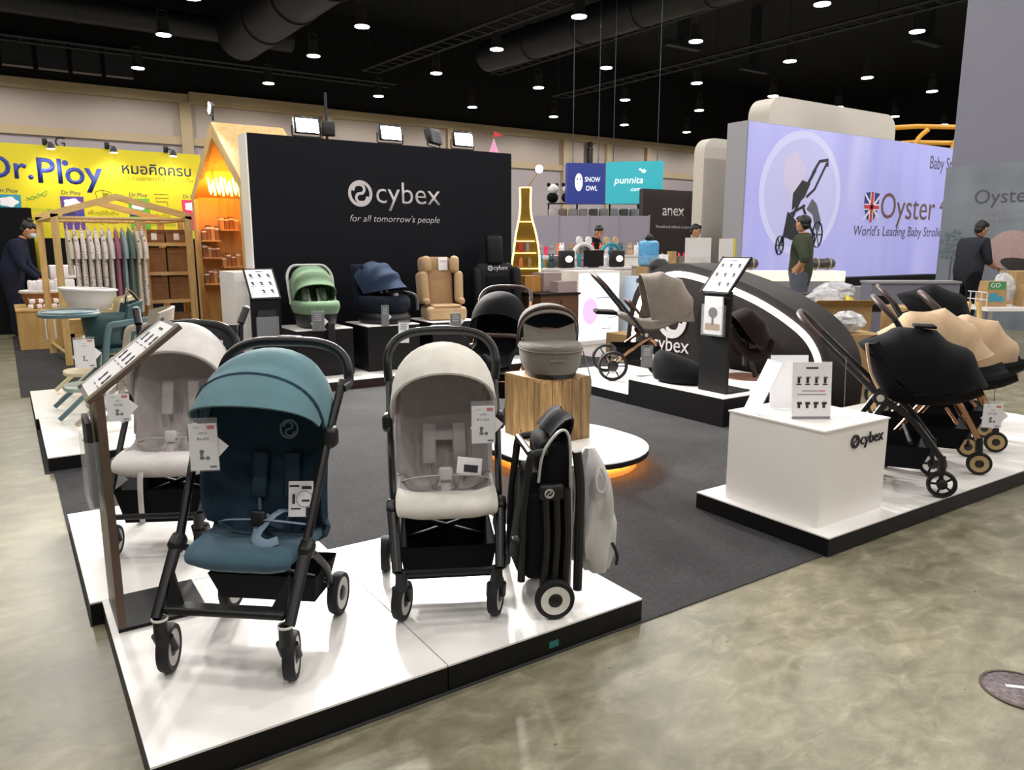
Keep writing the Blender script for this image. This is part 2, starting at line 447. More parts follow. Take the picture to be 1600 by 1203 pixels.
# ducts, trays and pipes under the ceiling
def duct(p0, p1, r, label, ring=True):
    p0, p1 = np.array(p0, float), np.array(p1, float); n = max(2, int(np.linalg.norm(p1 - p0) / 2.2))
    b = MB().cyl(p0, p1, r, n=20); o = tag(b.build('air_duct', 'duct'), label, 'duct')
    d = unit(p1 - p0)
    for i in range(1, n):
        c = p0 + (p1 - p0) * i / n
        MB().cyl(c - d * .05, c + d * .05, r * 1.06, n=20).build('joint_ring', 'steel', o)
    return o
duct((15.9, 25.5, 8.3), (17.6, 8, 8.3), .55, 'thick round air duct crossing the black ceiling over the anex booth')
duct((7.4, 27.5, 8.2), (8.2, 10, 8.4), .75, 'widest round air duct in the ceiling above the wooden house shop')
duct((-4, 28.6, 8.6), (9.5, 28.6, 8.6), .4, 'slim dark duct running along the hall wall above the yellow stand')
def tray(p0, p1, w, label):
    p0, p1 = np.array(p0, float), np.array(p1, float); d = unit(p1 - p0); s = unit(np.cross(d, (0, 0, 1))); L = np.linalg.norm(p1 - p0)
    t = thing('cable_tray', label, 'cable tray', tuple(p0))
    for sg in (-1, 1):
        MB().tube([s * sg * w / 2, d * L + s * sg * w / 2], .05, 4).build('side_rail', 'steel', t)
    b = MB()
    for k in range(int(L / .6)): b.tube([d * k * .6 - s * w / 2, d * k * .6 + s * w / 2], .025, 4)
    tag(b.build('rungs', 'steel', t), kind='stuff')
    b = MB()
    for k in range(int(L / 3) + 1): b.tube([d * k * 3, d * k * 3 + np.array((0, 0, 10.4 - p0[2]))], .02, 4)
    tag(b.build('hangers', 'steel', t), kind='stuff')
    return t
tray((-6, 29.8, 7.75), (14, 29.8, 7.75), .7, 'long cable tray running level with the back hall wall above the yellow stand')
tray((12.7, 29, 8.0), (14.4, 10, 8.0), .7, 'cable tray crossing the ceiling above the dark logo wall')
tray((21.9, 29, 8.0), (22.6, 9, 8.0), .7, 'cable tray crossing the ceiling above the rounded white stand')
tray((18.5, 29, 8.6), (19.4, 9, 8.6), .5, 'narrow cable tray beside the thick air duct')
for i, (X, Y) in enumerate(((10.6, 18), (14.9, 14), (20.5, 20), (25.5, 21), (27, 15))):
    t = tag(MB().box((0, 0, 0), (.3, .3, 2.2)).box((0, 0, -1.1), (1.6, .25, .2)).build('ceiling_hanger', 'steel', None, loc=(X, Y, 9.3)),
            'dark steel hanger post with a crossbar under the ceiling', 'hanger', 'steel hangers under the ceiling')
t = thing('lighting_truss', 'black lattice lighting truss high up above the yellow stand', 'truss', (2.0, 22.2, 8.4))
for a in (-.25, .25):
    for c in (-.25, .25): MB().tube([(-1.7, a, c), (2.2, a, c - .2)], .05, 6).build('chord', 'steel', t)
b = MB()
for k in range(7):
    x = -1.7 + k * .55; b.tube([(x, -.25, -.25), (x + .5, -.25, .25)], .03, 5).tube([(x, .25, .25), (x + .5, .25, -.25)], .03, 5)
tag(b.build('lattice', 'steel', t), kind='stuff')
MB().box((1.8, 0, -.45), (.9, .3, .16)).build('lamp_bar', 'lampbody', t)
t = thing('vent_grille', 'row of dark framed louvre windows in the upper hall wall', 'vent', (2.2, 30.9, 7.5))
for k in range(4):
    x = -1.55 + k * 1.0
    f = MB().bb(x, x + .86, -.06, 0, -.35, .6).build('louvre', 'steel', t)
    MB().bb(x, x + .86, -.1, -.06, -.42, -.36).build('sill', 'hallgrey', f)

# ================================================================== platforms
def platform(label, x0, x1, y0, y1, h, z0=.004, skirt='black', name='display_platform', group=None):
    t = thing(name, label, 'platform', ((x0 + x1) / 2, (y0 + y1) / 2, z0), 0, group)
    a, c = (x1 - x0) / 2, (y1 - y0) / 2
    MB().bb(-a, a, -c, c, 0, h - z0 - .006).build('skirt', skirt, t)
    MB().bb(-a, a, -c, c, h - z0 - .006, h - z0).build('top', 'white', t)
    return t
P = .087
platform('low white platform under the blue stroller, its sign stand at one edge', .172, .972, 1.80, 2.826, P)
pr_ = platform('low white platform under the cream stroller and the folded stroller', .976, 1.748, 1.80, 2.826, P)
platform('low white platform under the pale grey stroller', .135, .985, 2.83, 3.89, P)
tp = tag(MB().bb(-.019, .019, -.002, 0, -.011, .011).build('tape_piece', mat('teal_tape', '#1d6f68', .6), None, loc=(1.362, 1.7995, .035)),
         'small teal tape stuck to the black platform edge', 'tape')
platform('white platform half carrying the sand coloured high chair', .108, 1.25, 5.04, 6.27, P)
platform('white platform half carrying the teal high chair and the bouncer', .09, 1.25, 6.275, 7.53, P)
platform('long low platform under the three car seat boxes along the dark wall', 2.13, 5.02, 6.53, 7.70, P, skirt=mat('brown_black_skirt', '#2a1a16', .4, var=.1))
platform('low white platform under the taupe stroller', 4.24, 5.32, 4.615, 5.9, P)
platform('tall white topped platform carrying the black info stand', 4.24, 5.34, 3.6, 4.61, .217)
platform('white platform under the plain white plinth', 2.79, 3.62, 1.77, 2.51, P)
platform('white platform under the black buggy at the concrete aisle', 3.624, 4.68, 1.77, 2.9, P)
platform('white platform under the gold framed buggies', 4.684, 6.1, 1.77, 3.3, P)

# floating rounded podium
t = thing('round_podium', 'white rounded podium floating over an orange glow', 'platform', (2.78, 3.60, .004))
def stadium(w, l, n=18):
    r = w / 2; out = []
    for j in range(n + 1): a = R(180 + 180 * j / n); out.append((r * math.cos(a), -(l / 2 - r) + r * math.sin(a)))
    for j in range(n + 1): a = R(180 * j / n); out.append((r * math.cos(a), (l / 2 - r) + r * math.sin(a)))
    return out
MB().prism(stadium(.94, 1.10), .03, (0, 0, .075)).build('edge_band', 'black', t)
MB().prism(stadium(.938, 1.098), .006, (0, 0, .1051)).build('top', 'white', t)
MB().prism(stadium(.80, .96), .075, (0, 0, 0)).build('base', mat('podium_base', '#d8ae70', .6), t)
MB().prism(stadium(.86, 1.02), .010, (0, 0, .060)).build('light_strip', mat('amber_led', '#ffc080', .5, var=0, emit=22., ecol='#ffa24e'), t)

# manhole / floor drain
t = thing('drain_cover', 'round metal drain cover with a pale label in the concrete floor', 'drain cover', (2.395, .862, 0))
MB().lathe([(0, .002), (.10, .002), (.105, 0), (0, 0)], n=32).build('plate', mat('worn_brass', '#6f6466', .5, metal=.5, var=.5, vs=60.), t)
MB().lathe([(.1, 0), (.108, 0), (.108, .004), (.1, .004)], n=32, closed=True).build('rim', mat('drain_rim', '#55473f', .6, metal=.4), t)
MB().box((0.005, .018, .0025), (.05, .014, .001), (0, 0, -.8)).build('sticker', 'paper', t)
# ================================================================== strollers
M.update(
    f_blue=fabric('stormy_blue_fabric', '#5f8189'), f_bluedark=fabric('dark_blue_fabric', '#2e4353'),
    f_blueseat=fabric('blue_seat_fabric', '#4e6a7a'), f_strap=fabric('pale_blue_strap', '#8498ab'),
    f_cream=fabric('cream_fabric', '#d6d2c8'), f_grey=fabric('warm_grey_fabric', '#b5adab'), f_greydark=fabric('grey_inner_fabric', '#b0a9a8'),
    f_pale=fabric('pale_grey_fabric', '#d8d3d0', bump=.5, bs=60.), f_black=fabric('black_fabric', '#08090d', .85), f_mesh=fabric('black_mesh', '#0b0c10', .85),
    f_sand=fabric('sand_fabric', '#bb9f80'), f_taupe=fabric('taupe_fabric', '#776e66'), f_silver=fabric('silver_bag', '#bdbbb9', .6, bump=.4, bs=30.),
    f_stone=fabric('stone_grey_fabric', '#716c63'), f_green=fabric('leaf_green_fabric', '#647d62'), f_greend=fabric('dark_green_fabric', '#3d5a40'),
    f_navy=fabric('navy_fabric', '#27344a'), f_navyd=fabric('dark_navy_fabric', '#131a27'), f_beige=fabric('beige_fabric', '#b89a75'), f_beiged=fabric('beige_panel_fabric', '#aa8a66'),
    f_brown=fabric('dark_brown_fabric', '#1c1211'),
)

def wheel(par, c, r, w, rim='rimgrey', rz=0., spokes=0, hub='plastic', name='wheel'):
    q_ = .88 if (spokes and r > .1) else (.80 if spokes else .74)
    o = MB().lathe([(r * q_, -w * .45), (r * .94, -w * .5), (r, -w * .2), (r, w * .2), (r * .94, w * .5), (r * q_, w * .45)], axis='x', n=28, closed=True).build(name, 'rubber', par, loc=c, rot=(0, 0, R(rz)))
    if spokes:
        b = MB().lathe([(r * (q_ - .08), -w * .3), (r * (q_ + .02), -w * .3), (r * (q_ + .02), w * .3), (r * (q_ - .08), w * .3)], axis='x', n=28, closed=True)
        for k in range(spokes):
            a = 2 * math.pi * k / spokes
            b.tube([(0, r * .18 * math.cos(a), r * .18 * math.sin(a)), (0, r * (q_ - .04) * math.cos(a), r * (q_ - .04) * math.sin(a))], w * .16, 6)
        b.build('rim', rim, o)
    else:
        MB().lathe([(r * .34, -w * .40), (r * .76, -w * .44), (r * .76, w * .44), (r * .34, w * .40)], axis='x', n=28, closed=True).build('rim', rim, o)
    MB().lathe([(0, -w * .55), (r * .26, -w * .55), (r * .36, -w * .42), (r * .36, w * .42), (r * .26, w * .55), (0, w * .55)], axis='x', n=20).build('hub', hub, o)
    return o

def interp(x, pts):
    return float(np.interp(x, [p[0] for p in pts], [p[1] for p in pts]))
def canopy(par, m, hub, w, rad, ribs=3, sag=.04, p=.62, na=22, nt=20, name='canopy', th=.006, trim=None, x0=0., taper=None):
    "fan of ribs turning on the hub axis; rad = [(angle, radius)], 0 deg forward, 90 up, 180 back"
    a0, a1 = rad[0][0], rad[-1][0]; G = []
    for i in range(na + 1):
        u = i / na; a = a0 + (a1 - a0) * u; fr = (u * ribs) % 1.
        rr = interp(a, rad) * (1 - sag * math.sin(math.pi * fr)); ww = w * (interp(a, taper) if taper else 1.)
        row = []
        for j in range(nt + 1):
            t = math.pi * j / nt; s = max(0., math.sin(t)) ** p
            row.append((x0 - ww * math.cos(t), hub[0] - rr * s * math.cos(R(a)), hub[1] + rr * s * math.sin(R(a))))
        G.append(row)
    o = MB().sheet(G, th).build(name, m, par, smooth=60)
    MB().tube(G[0], .006, 6).build('front_hem', trim or m, o)
    for k in range(1, ribs):
        MB().tube([tuple(q) for q in G[round(k * na / ribs)]], .0035, 5).build('rib_seam', m, o)
    return o

def seat(par, m, prof, name='seat', th=.02, n=8, x0=0.):
    "profile rows (y, z, half width, wing)"
    Q = spline([(a, b, c, d) for a, b, c, d in prof], 4); Q = np.array(Q)
    T = np.gradient(Q[:, :2], axis=0); G = []
    for q, t in zip(Q, T):
        t = unit(t); nrm = (-t[1], t[0]); row = []
        for j in range(-n, n + 1):
            u = j / n; e = max(0., (abs(u) - .55) / .45) ** 1.6 * q[3]
            row.append((x0 + u * q[2], q[0] + nrm[0] * e, q[1] + nrm[1] * e))
        G.append(row)
    return MB().sheet(G, th).build(name, m, par, smooth=60)

def strap(par, pts, m, w=.012, name='strap', th=.25):
    return MB().tube(spline(pts, 4), w, 8, flat=th).build(name, m, par)

def basket(par, m, y0, y1, z0, z1, w0, w1, name='basket'):
    def ring(y0, y1, z, w): return [(-w, y0, z), (w, y0, z), (w, y1, z), (-w, y1, z)]
    b = MB().loft([ring(y0, y1, z1, w1), ring(y0 + .02, y1 - .02, (z0 + z1) / 2, (w0 + w1) / 2), ring(y0 + .04, y1 - .04, z0, w0),
                   ring(y0 + .05, y1 - .05, z0 + .006, w0 - .01), ring(y0 + .03, y1 - .03, (z0 + z1) / 2, (w0 + w1) / 2 - .01), ring(y0 + .008, y1 - .008, z1, w1 - .008)], False)
    k = len(b.v) - 24
    b.f.append((k + 8, k + 9, k + 10, k + 11)); b.f.append((k + 12, k + 13, k + 14, k + 15))
    return b.build(name, m, par, smooth=20)

def compact(label, O, th, c):
    t = thing('stroller', label, 'stroller', (O[0], O[1], P), th, None)
    hw = c['hw']; hy, hz = c['hub']; ay, az = c['handle']; wr = c['wr']; tm = c['tube']; x0 = c.get('x0', 0.)
    jy, jz = c.get('joint', (-.08, .345)); fx, fy = c['front']; rx, ry = c['rear']
    for s in (-1, 1):
        MB().tube(fillet([(s * hw * .98, jy, jz), (s * hw * 1.06, hy, hz), (s * hw * 1.08, hy + .14, hz + .15)], .05), .0125, 8, flat=1.3).build('side_tube', tm, t)
        fl = MB().tube(fillet([(s * hw, jy + .01, jz + .02), (s * (fx + .012), fy - .02, .175)], .04), [.021, .017], 8, flat=.75).build('front_leg', tm, t)
        MB().rbox((s * hw, jy, jz), (.042, .062, .05), .016, (.5, 0, 0)).build('joint', 'plastic', fl)
        MB().tube(spline([(s * hw, jy + .04, jz - .03), (s * hw * .98, (jy + ry) / 2 + .02, .21), (s * rx * .97, ry - .03, .10), (s * rx * .9, ry, wr)], 4), .011, 8).build('rear_leg', tm, t)
        fk = MB().cyl((s * fx, fy - .02, .175), (s * fx, fy - .015, .115), .019, .022, 12).tube([(s * (fx - .022), fy - .015, .12), (s * (fx - .022), fy + .01, wr)], .011, 8)\
            .tube([(s * (fx + .022), fy - .015, .12), (s * (fx + .022), fy + .01, wr)], .011, 8).build('front_fork', 'plastic', t)
        MB().lathe([(.0195, -.003), (.023, -.003), (.023, .003), (.0195, .003)], (s * fx, fy - .02, .176), n=16, closed=True).build('collar', c.get('collar', 'rimwhite'), fk)
        wheel(t, (s * fx, fy + .012, wr), wr, .034, c.get('rim', 'rimgrey'), c.get('castor', 0))
        wheel(t, (s * (rx + .012), ry, wr * 1.02), wr * 1.02, .034, c.get('rim', 'rimgrey'))
        MB().rbox((s * hw * 1.1, hy, hz), (.038, .062, .068), .017).build('canopy_hub', 'plastic', t)
    hp = [(-hw * 1.08, hy + .12, hz + .13)]
    for j in range(17):
        q = math.pi * j / 16; cs = math.cos(q); s_ = math.sin(q) ** .75
        hp.append((-hw * 1.1 * np.sign(cs) * abs(cs) ** .62, ay - .05 * (1 - s_), az - .13 * (1 - s_)))
    hp.append((hw * 1.08, hy + .12, hz + .13))
    h = MB().tube(spline(hp, 3), .0165, 10).build('handlebar', 'tube', t)
    MB().rbox((0, ay + .012, az), (.09, .04, .036), .014).build('fold_button', 'plastic', h)
    MB().rbox((0, ay - .006, az - .002), (.036, .01, .014), .003).build('logo_plate', 'rimgrey', h)
    cn = canopy(t, c['canopy'], (hy, hz), hw * 1.02, c['rad'], c.get('ribs', 2), c.get('sag', .03), trim=c.get('trim'), x0=x0)
    if 'lining' in c:
        canopy(t, c['lining'], (hy, hz), hw * .995, [(a + 1.5, r * .975) for a, r in c['rad']], c.get('ribs', 2), c.get('sag', .03), name='canopy_lining', x0=x0, trim=c['lining'])
    st = seat(t, c['seatback'], c['prof'], 'seat_fabric', .018, x0=x0)
    if 'pad' in c: seat(t, c['pad'], c['padprof'], 'seat_pad', .022, x0=x0)
    if c.get('bar', 1):
        bar = MB().rbox((0, fy + .01, .195), (fx * 2 - .01, .05, .022), .008).build('footrest_bar', 'plastic', t)
        for s in (-1, 1):
            MB().prism([(0, 0), (s * .05, 0), (s * .045, .1)], .012, (s * (fx - .055), fy + .02, .2), (1, 0, 0), (0, .35, .94)).build('gusset', 'plastic', bar)
    else:
        MB().tube([(-fx, fy - .01, .165), (fx, fy - .01, .165)], .012, 8).build('front_crossbar', tm, t)
    MB().tube([(-rx, ry - .02, .12), (rx, ry - .02, .12)], .012, 8).tube([(-hw, jy + .02, jz - .02), (hw * .9, ry - .06, .14)], .010, 8).tube([(hw, jy + .02, jz - .02), (-hw * .9, ry - .06, .14)], .010, 8).build('cross_frame', tm, t)
    by = c.get('basket', (-.1, .2, .10, .21)); basket(t, 'f_mesh', by[0], by[1], by[2], by[3], hw * .78, hw * .88)
    return t

def harness(t, pm, sm, back, crotch, dx=.055, x0=0., tilt=.25, buckle='plastic'):
    (by, bz) = back; (cy, cz) = crotch
    for s in (-1, 1):
        p = MB().rbox((x0 + s * dx, by, bz), (.05, .016, .15), .008, (-tilt, 0, s * .08)).build('shoulder_pad', pm, t)
        strap(p, [(x0 + s * dx, by - .01, bz - .07), (x0 + s * dx * .8, by - .05, bz - .15), (x0 + s * .02, cy - .02, cz + .06)], sm, .013, 'shoulder_strap')
        strap(t, [(x0 + s * .15, cy + .03, cz + .02), (x0 + s * .09, cy - .03, cz + .05), (x0 + s * .02, cy - .02, cz + .05)], sm, .012, 'waist_strap')
    b = MB().rbox((x0, cy - .02, cz + .055), (.05, .022, .05), .01, (-.3, 0, 0)).build('buckle', buckle, t)
    strap(b, [(x0, cy - .02, cz + .03), (x0, cy - .05, cz - .01)], sm, .016, 'crotch_strap')

# --- blue stroller
c = dict(hw=.20, hub=(.103, .634), handle=(.335, .90), wr=.070, basket=(.03, .23, .10, .20), tube='tube2', front=(.185, -.205), rear=(.175, .20), rim='rimgrey', castor=14,
         canopy='f_blue', seatback='f_bluedark', rad=[(72, .215), (85, .225), (100, .262), (115, .285), (140, .285), (165, .25)], ribs=2, sag=.02, trim='f_bluedark',
         prof=[(.10, .285, .19, .03), (.16, .295, .195, .08), (.20, .38, .2, .13), (.235, .53, .2, .14), (.275, .70, .195, .10)],
         pad='f_blueseat', padprof=[(-.085, .272, .13, -.01), (-.115, .297, .155, -.012), (-.09, .322, .168, -.006), (0, .312, .175, .012), (.12, .296, .175, .03)])
st = compact('blue stroller with a petrol canopy and a flipped-out sun visor on the front platform', (.557, 2.258), -40, c)
G = []
for i in range(7):
    u = i / 6; row = []
    for j in range(21):
        t_ = math.pi * (.04 + .92 * j / 20); s_ = math.sin(t_) ** .62
        r0 = .215; yb = .103 - r0 * s_ * math.cos(R(72)); zb = .634 + r0 * s_ * math.sin(R(72))
        row.append((-.2 * math.cos(t_), yb - .115 * u * math.sin(t_) ** .8, zb - .062 * u * math.sin(t_) ** .8 * (1 + .2 * u)))
    G.append(row)
v = MB().sheet(G, .006).build('sun_visor', 'f_blue', st, smooth=60)
MB().tube(G[0], .007, 6).build('visor_piping', 'f_bluedark', v)
e = logo_mb(.032, .006, .002).build('embroidered_emblem', 'f_strap', st, loc=(.035, .225, .625), rot=(R(78), 0, 0))
harness(st, 'f_bluedark', 'f_strap', (.185, .48), (.06, .33))
strap(st, [(.11, .13, .36), (.06, .07, .40), (.01, .0, .345), (.05, -.04, .335), (.09, -.03, .345)], 'f_strap', .016, 'loose_strap')
cd = MB().bb(-.038, .038, -.0015, .0015, -.055, .055).build('info_card', 'paper', st, loc=(.125, .075, .44), rot=(R(-14), 0, R(8)))
MB().lathe([(.024, 0), (.026, 0), (.026, .001), (.024, .001)], (.012, -.0026, .0), 'y', 24, True).build('printed_circle', 'greyprint', cd)
for q, (xx, zz, a, bb_) in enumerate(((-.02, .04, .03, .006), (.018, .035, .03, .01), (-.022, .0, .008, .03), (.015, -.005, .024, .006), (-.015, -.03, .03, .004), (.025, -.04, .018, .028))):
    MB().box((xx, -.0022, zz), (a, .0008, bb_)).build('print', 'ink', cd)

# --- cream stroller
c = dict(hw=.185, hub=(.17, .585), handle=(.33, .90), wr=.066, tube='tube', front=(.155, -.20), rear=(.215, .205), rim='rimgrey', castor=-18, collar='plastic', bar=0, joint=(-.05, .335),
         canopy='f_cream', lining='f_greydark', seatback='f_grey', rad=[(50, .268), (70, .275), (95, .287), (120, .285), (150, .27), (170, .2)], ribs=1, sag=.0, trim='f_cream',
         prof=[(-.02, .345, .165, .03), (.10, .335, .165, .06), (.17, .345, .165, .08), (.21, .42, .165, .10), (.26, .58, .165, .11), (.31, .76, .155, .08)],
         pad='f_cream', padprof=[(-.10, .318, .14, -.01), (-.128, .335, .16, -.008), (-.115, .356, .17, -.002), (-.05, .366, .172, .012), (.0, .360, .17, .02)],
         basket=(-.14, .2, .095, .225))
st2 = compact('cream canopied stroller with grey lining standing beside the folded stroller', (1.212, 2.232), -27, c)
MB().box((.0, .175, .53), (.08, .004, .035), (-.2, 0, 0)).build('stitched_badge', 'f_greydark', st2)
harness(st2, 'f_greydark', 'f_grey', (.17, .50), (.05, .37), buckle='rimgrey')
cd = MB().rbox((.085, .05, .445), (.09, .004, .06), .002, (-.3, .15, .1)).build('hang_card', 'paper', st2)
MB().box((.09, .045, .437), (.05, .003, .025), (-.3, .15, .1)).build('print', 'ink', cd)

# --- pale grey stroller
c = dict(hw=.20, hub=(.20, .56), handle=(.38, .87), wr=.062, tube='tube2', front=(.17, -.20), rear=(.19, .20), rim='rimgrey', bar=0, collar='plastic', joint=(-.04, .33), x0=.0,
         canopy='f_pale', lining='f_grey', seatback='f_grey', rad=[(62, .25), (85, .30), (105, .34), (125, .345), (150, .30), (170, .24)], ribs=3, sag=.035, trim='f_grey',
         prof=[(-.02, .345, .17, .03), (.10, .335, .175, .05), (.18, .35, .175, .08), (.23, .44, .175, .10), (.29, .60, .175, .11), (.35, .78, .165, .07)],
         pad='f_pale', padprof=[(-.10, .30, .15, -.01), (-.135, .33, .172, -.01), (-.11, .36, .18, -.004), (-.03, .36, .18, .012), (.03, .352, .178, .02)],
         basket=(-.14, .2, .10, .25))
st3 = compact('pale grey stroller with a crinkled white canopy behind the brown sign post', (.50, 3.335), -28, c)
harness(st3, 'f_grey', 'f_greydark', (.2, .56), (.06, .37), buckle='rimgrey')
strap(st3, [(-.06, -.125, .36), (-.065, -.15, .30), (-.07, -.15, .2), (-.07, -.15, .115)], 'f_pale', .012, 'hanging_strap')
for s in (-1, 1):
    g = MB().tube([(s * .225, .40, .865), (s * .245, .44, .93)], .017, 10).build('grip', 'plastic', st3)
    MB().ell((s * .245, .44, .93), (.015, .015, .012)).build('grip_cap', 'rimwhite', g)
    MB().tube([(s * .225, .40, .86), (s * .22, .36, .55), (s * .2, .2, .2)], .012, 8).build('push_tube', 'tube2', st3)
MB().bb(.02, .215, .375, .383, .55, .86).build('mesh_back_panel', fabric('grey_mesh', '#3b3c40', .8), st3)

# --- folded stroller with its bag
fx_, fy_ = 1.425, 1.895
t = thing('folded_stroller', 'folded black stroller standing upright on white wheels', 'stroller', (fx_, fy_, P), -24)
# local x is roughly the wheel axis seen from the near side, y to the back
def fold_part(x):  # helper for both side frames
    for y, z0, z1, r in ((-.035, .1, .42, .0135), (.0, .1, .45, .0135), (.035, .09, .44, .0135)):
        MB().tube(fillet([(y, x, z0), (y + .012, x, (z0 + z1) / 2), (y + .005, x, z1)], .05), r, 8).build('side_tube', 'tube2', t)
for x in (-.02, .25):
    fold_part(x)
    w_ = wheel(t, (0, x - .02 if x < 0 else x + .02, .067), .067, .034, 'rimwhite', 90)
MB().rbox((-.01, -.02, .43), (.085, .03, .055), .014).build('folding_joint', 'plastic', t)
e = logo_mb(.016, .004, .002).build('emblem', 'rimgrey', t, loc=(-.02, -.036, .43), rot=(R(90), 0, 0))
MB().tube(fillet([(-.105, .0, .12), (-.1, 0, .35), (-.075, 0, .555), (-.02, .0, .56)], .03), .013, 8).build('chassis_tube', 'plastic', t)
MB().tube(fillet([(-.105, .23, .12), (-.1, .23, .35), (-.075, .23, .555), (-.02, .23, .56)], .03), .013, 8).build('chassis_tube', 'plastic', t)
MB().tube([(-.075, 0, .553), (-.075, .23, .553)], .012, 8).build('carry_bar', 'plastic', t)
MB().rbox((.015, .115, .34), (.11, .22, .5), .03).build('folded_seat', 'f_black', t)
MB().rbox((-.045, .02, .27), (.075, .05, .3), .02, (0, .06, 0)).build('folded_side_panel', 'f_mesh', t)
MB().rbox((-.06, .115, .30), (.08, .2, .36), .03, (0, .1, 0)).build('folded_basket', 'f_mesh', t)
G = []
for i in range(9):
    u = i / 8; row = []
    for j in range(9):
        v_ = j / 8; row.append((-.01 + .075 * math.sin(math.pi * u) + .01 * math.sin(9 * v_), .01 + .22 * v_, .40 + .27 * math.sin(math.pi * (.1 + .62 * u)) - .02 * abs(v_ - .5)))
    G.append(row)
MB().sheet(G, .01).build('folded_canopy', 'f_black', t, smooth=60)
MB().tube(spline([(-.05, -.005, .46), (-.035, -.01, .56), (.02, -.01, .63), (.05, -.012, .60), (.055, -.012, .45)], 5), .008, 8, flat=.6).build('canopy_rib', 'rimgrey', t)
MB().tube(spline([(.055, -.012, .5), (.058, -.012, .3), (.055, -.012, .1)], 5), .013, 8, flat=.4).build('grey_fabric_edge', 'f_grey', t)
MB().tube(fillet([(.085, -.01, .08), (.09, -.01, .45), (.075, -.01, .56)], .05), .016, 8).build('back_tube', 'plastic', t)
MB().tube(fillet([(.085, .24, .08), (.09, .24, .45), (.075, .24, .56)], .05), .016, 8).build('back_tube', 'plastic', t)
MB().rbox((-.125, .0, .265), (.03, .04, .018), .006).build('lock_catch', 'plastic', t)
MB().tube([(0, -.04, .067), (0, .27, .067)], .01, 8).build('axle', 'plastic', t)
# silver bag hanging at its back
tb = thing('travel_bag', 'crumpled silver grey travel bag hanging at the back of the folded stroller', 'bag', (fx_, fy_, P), -24)
rings = []
for k in range(9):
    u = k / 8; z = .125 + .41 * u; a = [.055, .07, .072, .068, .062, .058, .054, .042, .016][k]; d = [.10, .11, .112, .11, .105, .10, .09, .06, .02][k]
    ring = []
    for j in range(24):
        q = 2 * math.pi * j / 24; e = 1 + .11 * math.sin(3 * q + 6 * u) + .08 * math.sin(7 * q - 9 * u) + .04 * math.sin(13 * q + 11 * u)
        ring.append((.165 + a * e * np.sign(math.cos(q)) * abs(math.cos(q)) ** .7 - .01 * u, .115 + d * e * np.sign(math.sin(q)) * abs(math.sin(q)) ** .7, z))
    rings.append(ring)
MB().loft(rings).build('sack', 'f_silver', tb, smooth=60)
MB().tube(spline([(.145, 0.0, .46), (.15, -.01, .42), (.17, -.01, .42), (.178, .0, .46), (.165, .02, .49)], 4, True), .006, 6, True).build('drawstring_loop', 'f_silver', tb)
MB().tube(spline([(.215, .03, .22), (.23, .02, .18), (.228, .02, .145)], 4), .006, 6).build('drawcord_end', 'plastic', tb)

# --- travel-system strollers
def travel(label, O, th, c, base=P, name='stroller'):
    t = thing(name, label, 'stroller', (O[0], O[1], base), th)
    hw = c.get('hw', .21); tm = c['tube']; hy, hz = c['handle']; uy, uz = c['hub']; fy = c['fy']; ry = c['ry']; fr = c['fr']; rr = c['rr']; fx = c.get('fx', .18)
    for s in (-1, 1):
        MB().tube(fillet([(s * hw, uy, uz), (s * hw, (uy + fy) / 2, (uz + .2) / 2 + .04), (s * fx, fy + .015, fr + .13)], .05), .013, 8, flat=1.25).build('front_tube', tm, t)
        MB().tube(fillet([(s * hw, uy, uz), (s * hw * .98, hy - .1, hz - .1)], .05), .012, 8, flat=1.25).build('upper_tube', c.get('tube2', tm), t)
        MB().tube(fillet([(s * hw, uy - .02, uz - .03), (s * (hw + .01), ry, rr + .02)], .05), .012, 8, flat=1.25).build('rear_leg', tm, t)
        h = MB().lathe([(0, -.014), (.034, -.014), (.036, 0), (.034, .014), (0, .014)], (s * (hw + .012), uy, uz), 'x', 20).build('side_hub', 'plastic', t)
        MB().lathe([(0, -.002), (.018, -.002), (.018, .002), (0, .002)], (s * (hw + .027), uy, uz), 'x', 16).build('hub_emblem', c.get('emblem', 'rimgrey'), h)
        MB().cyl((s * fx, fy + .012, fr + .14), (s * fx, fy + .006, fr + .05), .018, .02, 12).tube([(s * fx, fy + .006, fr + .06), (s * (fx - .02), fy, fr)], .010, 8).build('fork', 'plastic', t)
        wheel(t, (s * fx, fy, fr), fr, .036, c.get('rimf', 'plastic'), 0, c.get('spf', 0))
        wheel(t, (s * (hw + .03), ry, rr), rr, .04, c.get('rimr', 'plastic'), 0, c.get('spr', 0))
    hp = []
    for j in range(17):
        q = math.pi * j / 16; cs = math.cos(q); s_ = math.sin(q) ** .75
        hp.append((-hw * .98 * np.sign(cs) * abs(cs) ** .6, hy - .11 * (1 - s_), hz - .11 * (1 - s_)))
    MB().tube(spline(hp, 3), .016, 10).build('handlebar', c.get('grip', 'leather'), t)
    MB().tube([(-hw, ry, rr), (hw, ry, rr)], .011, 8).tube([(-hw, (uy + fy) / 2, uz * .55), (hw, (uy + fy) / 2, uz * .55)], .010, 8).build('cross_frame', tm, t)
    d = -1 if c.get('rev') else 1
    cy, cz = c['chub']; cw = c.get('cw', hw * .93)
    canopy(t, c['canopy'], (cy, cz), cw, c['rad'], c.get('ribs', 4), c.get('sag', .05), p=c.get('p', .5), taper=c.get('taper'))
    seat(t, c['seat'], c['prof'], 'seat_fabric', .03)
    by = c.get('basket', (-.2, .22, .12, .26)); basket(t, 'f_mesh', by[0], by[1], by[2], by[3], hw * .75, hw * .92)
    return t

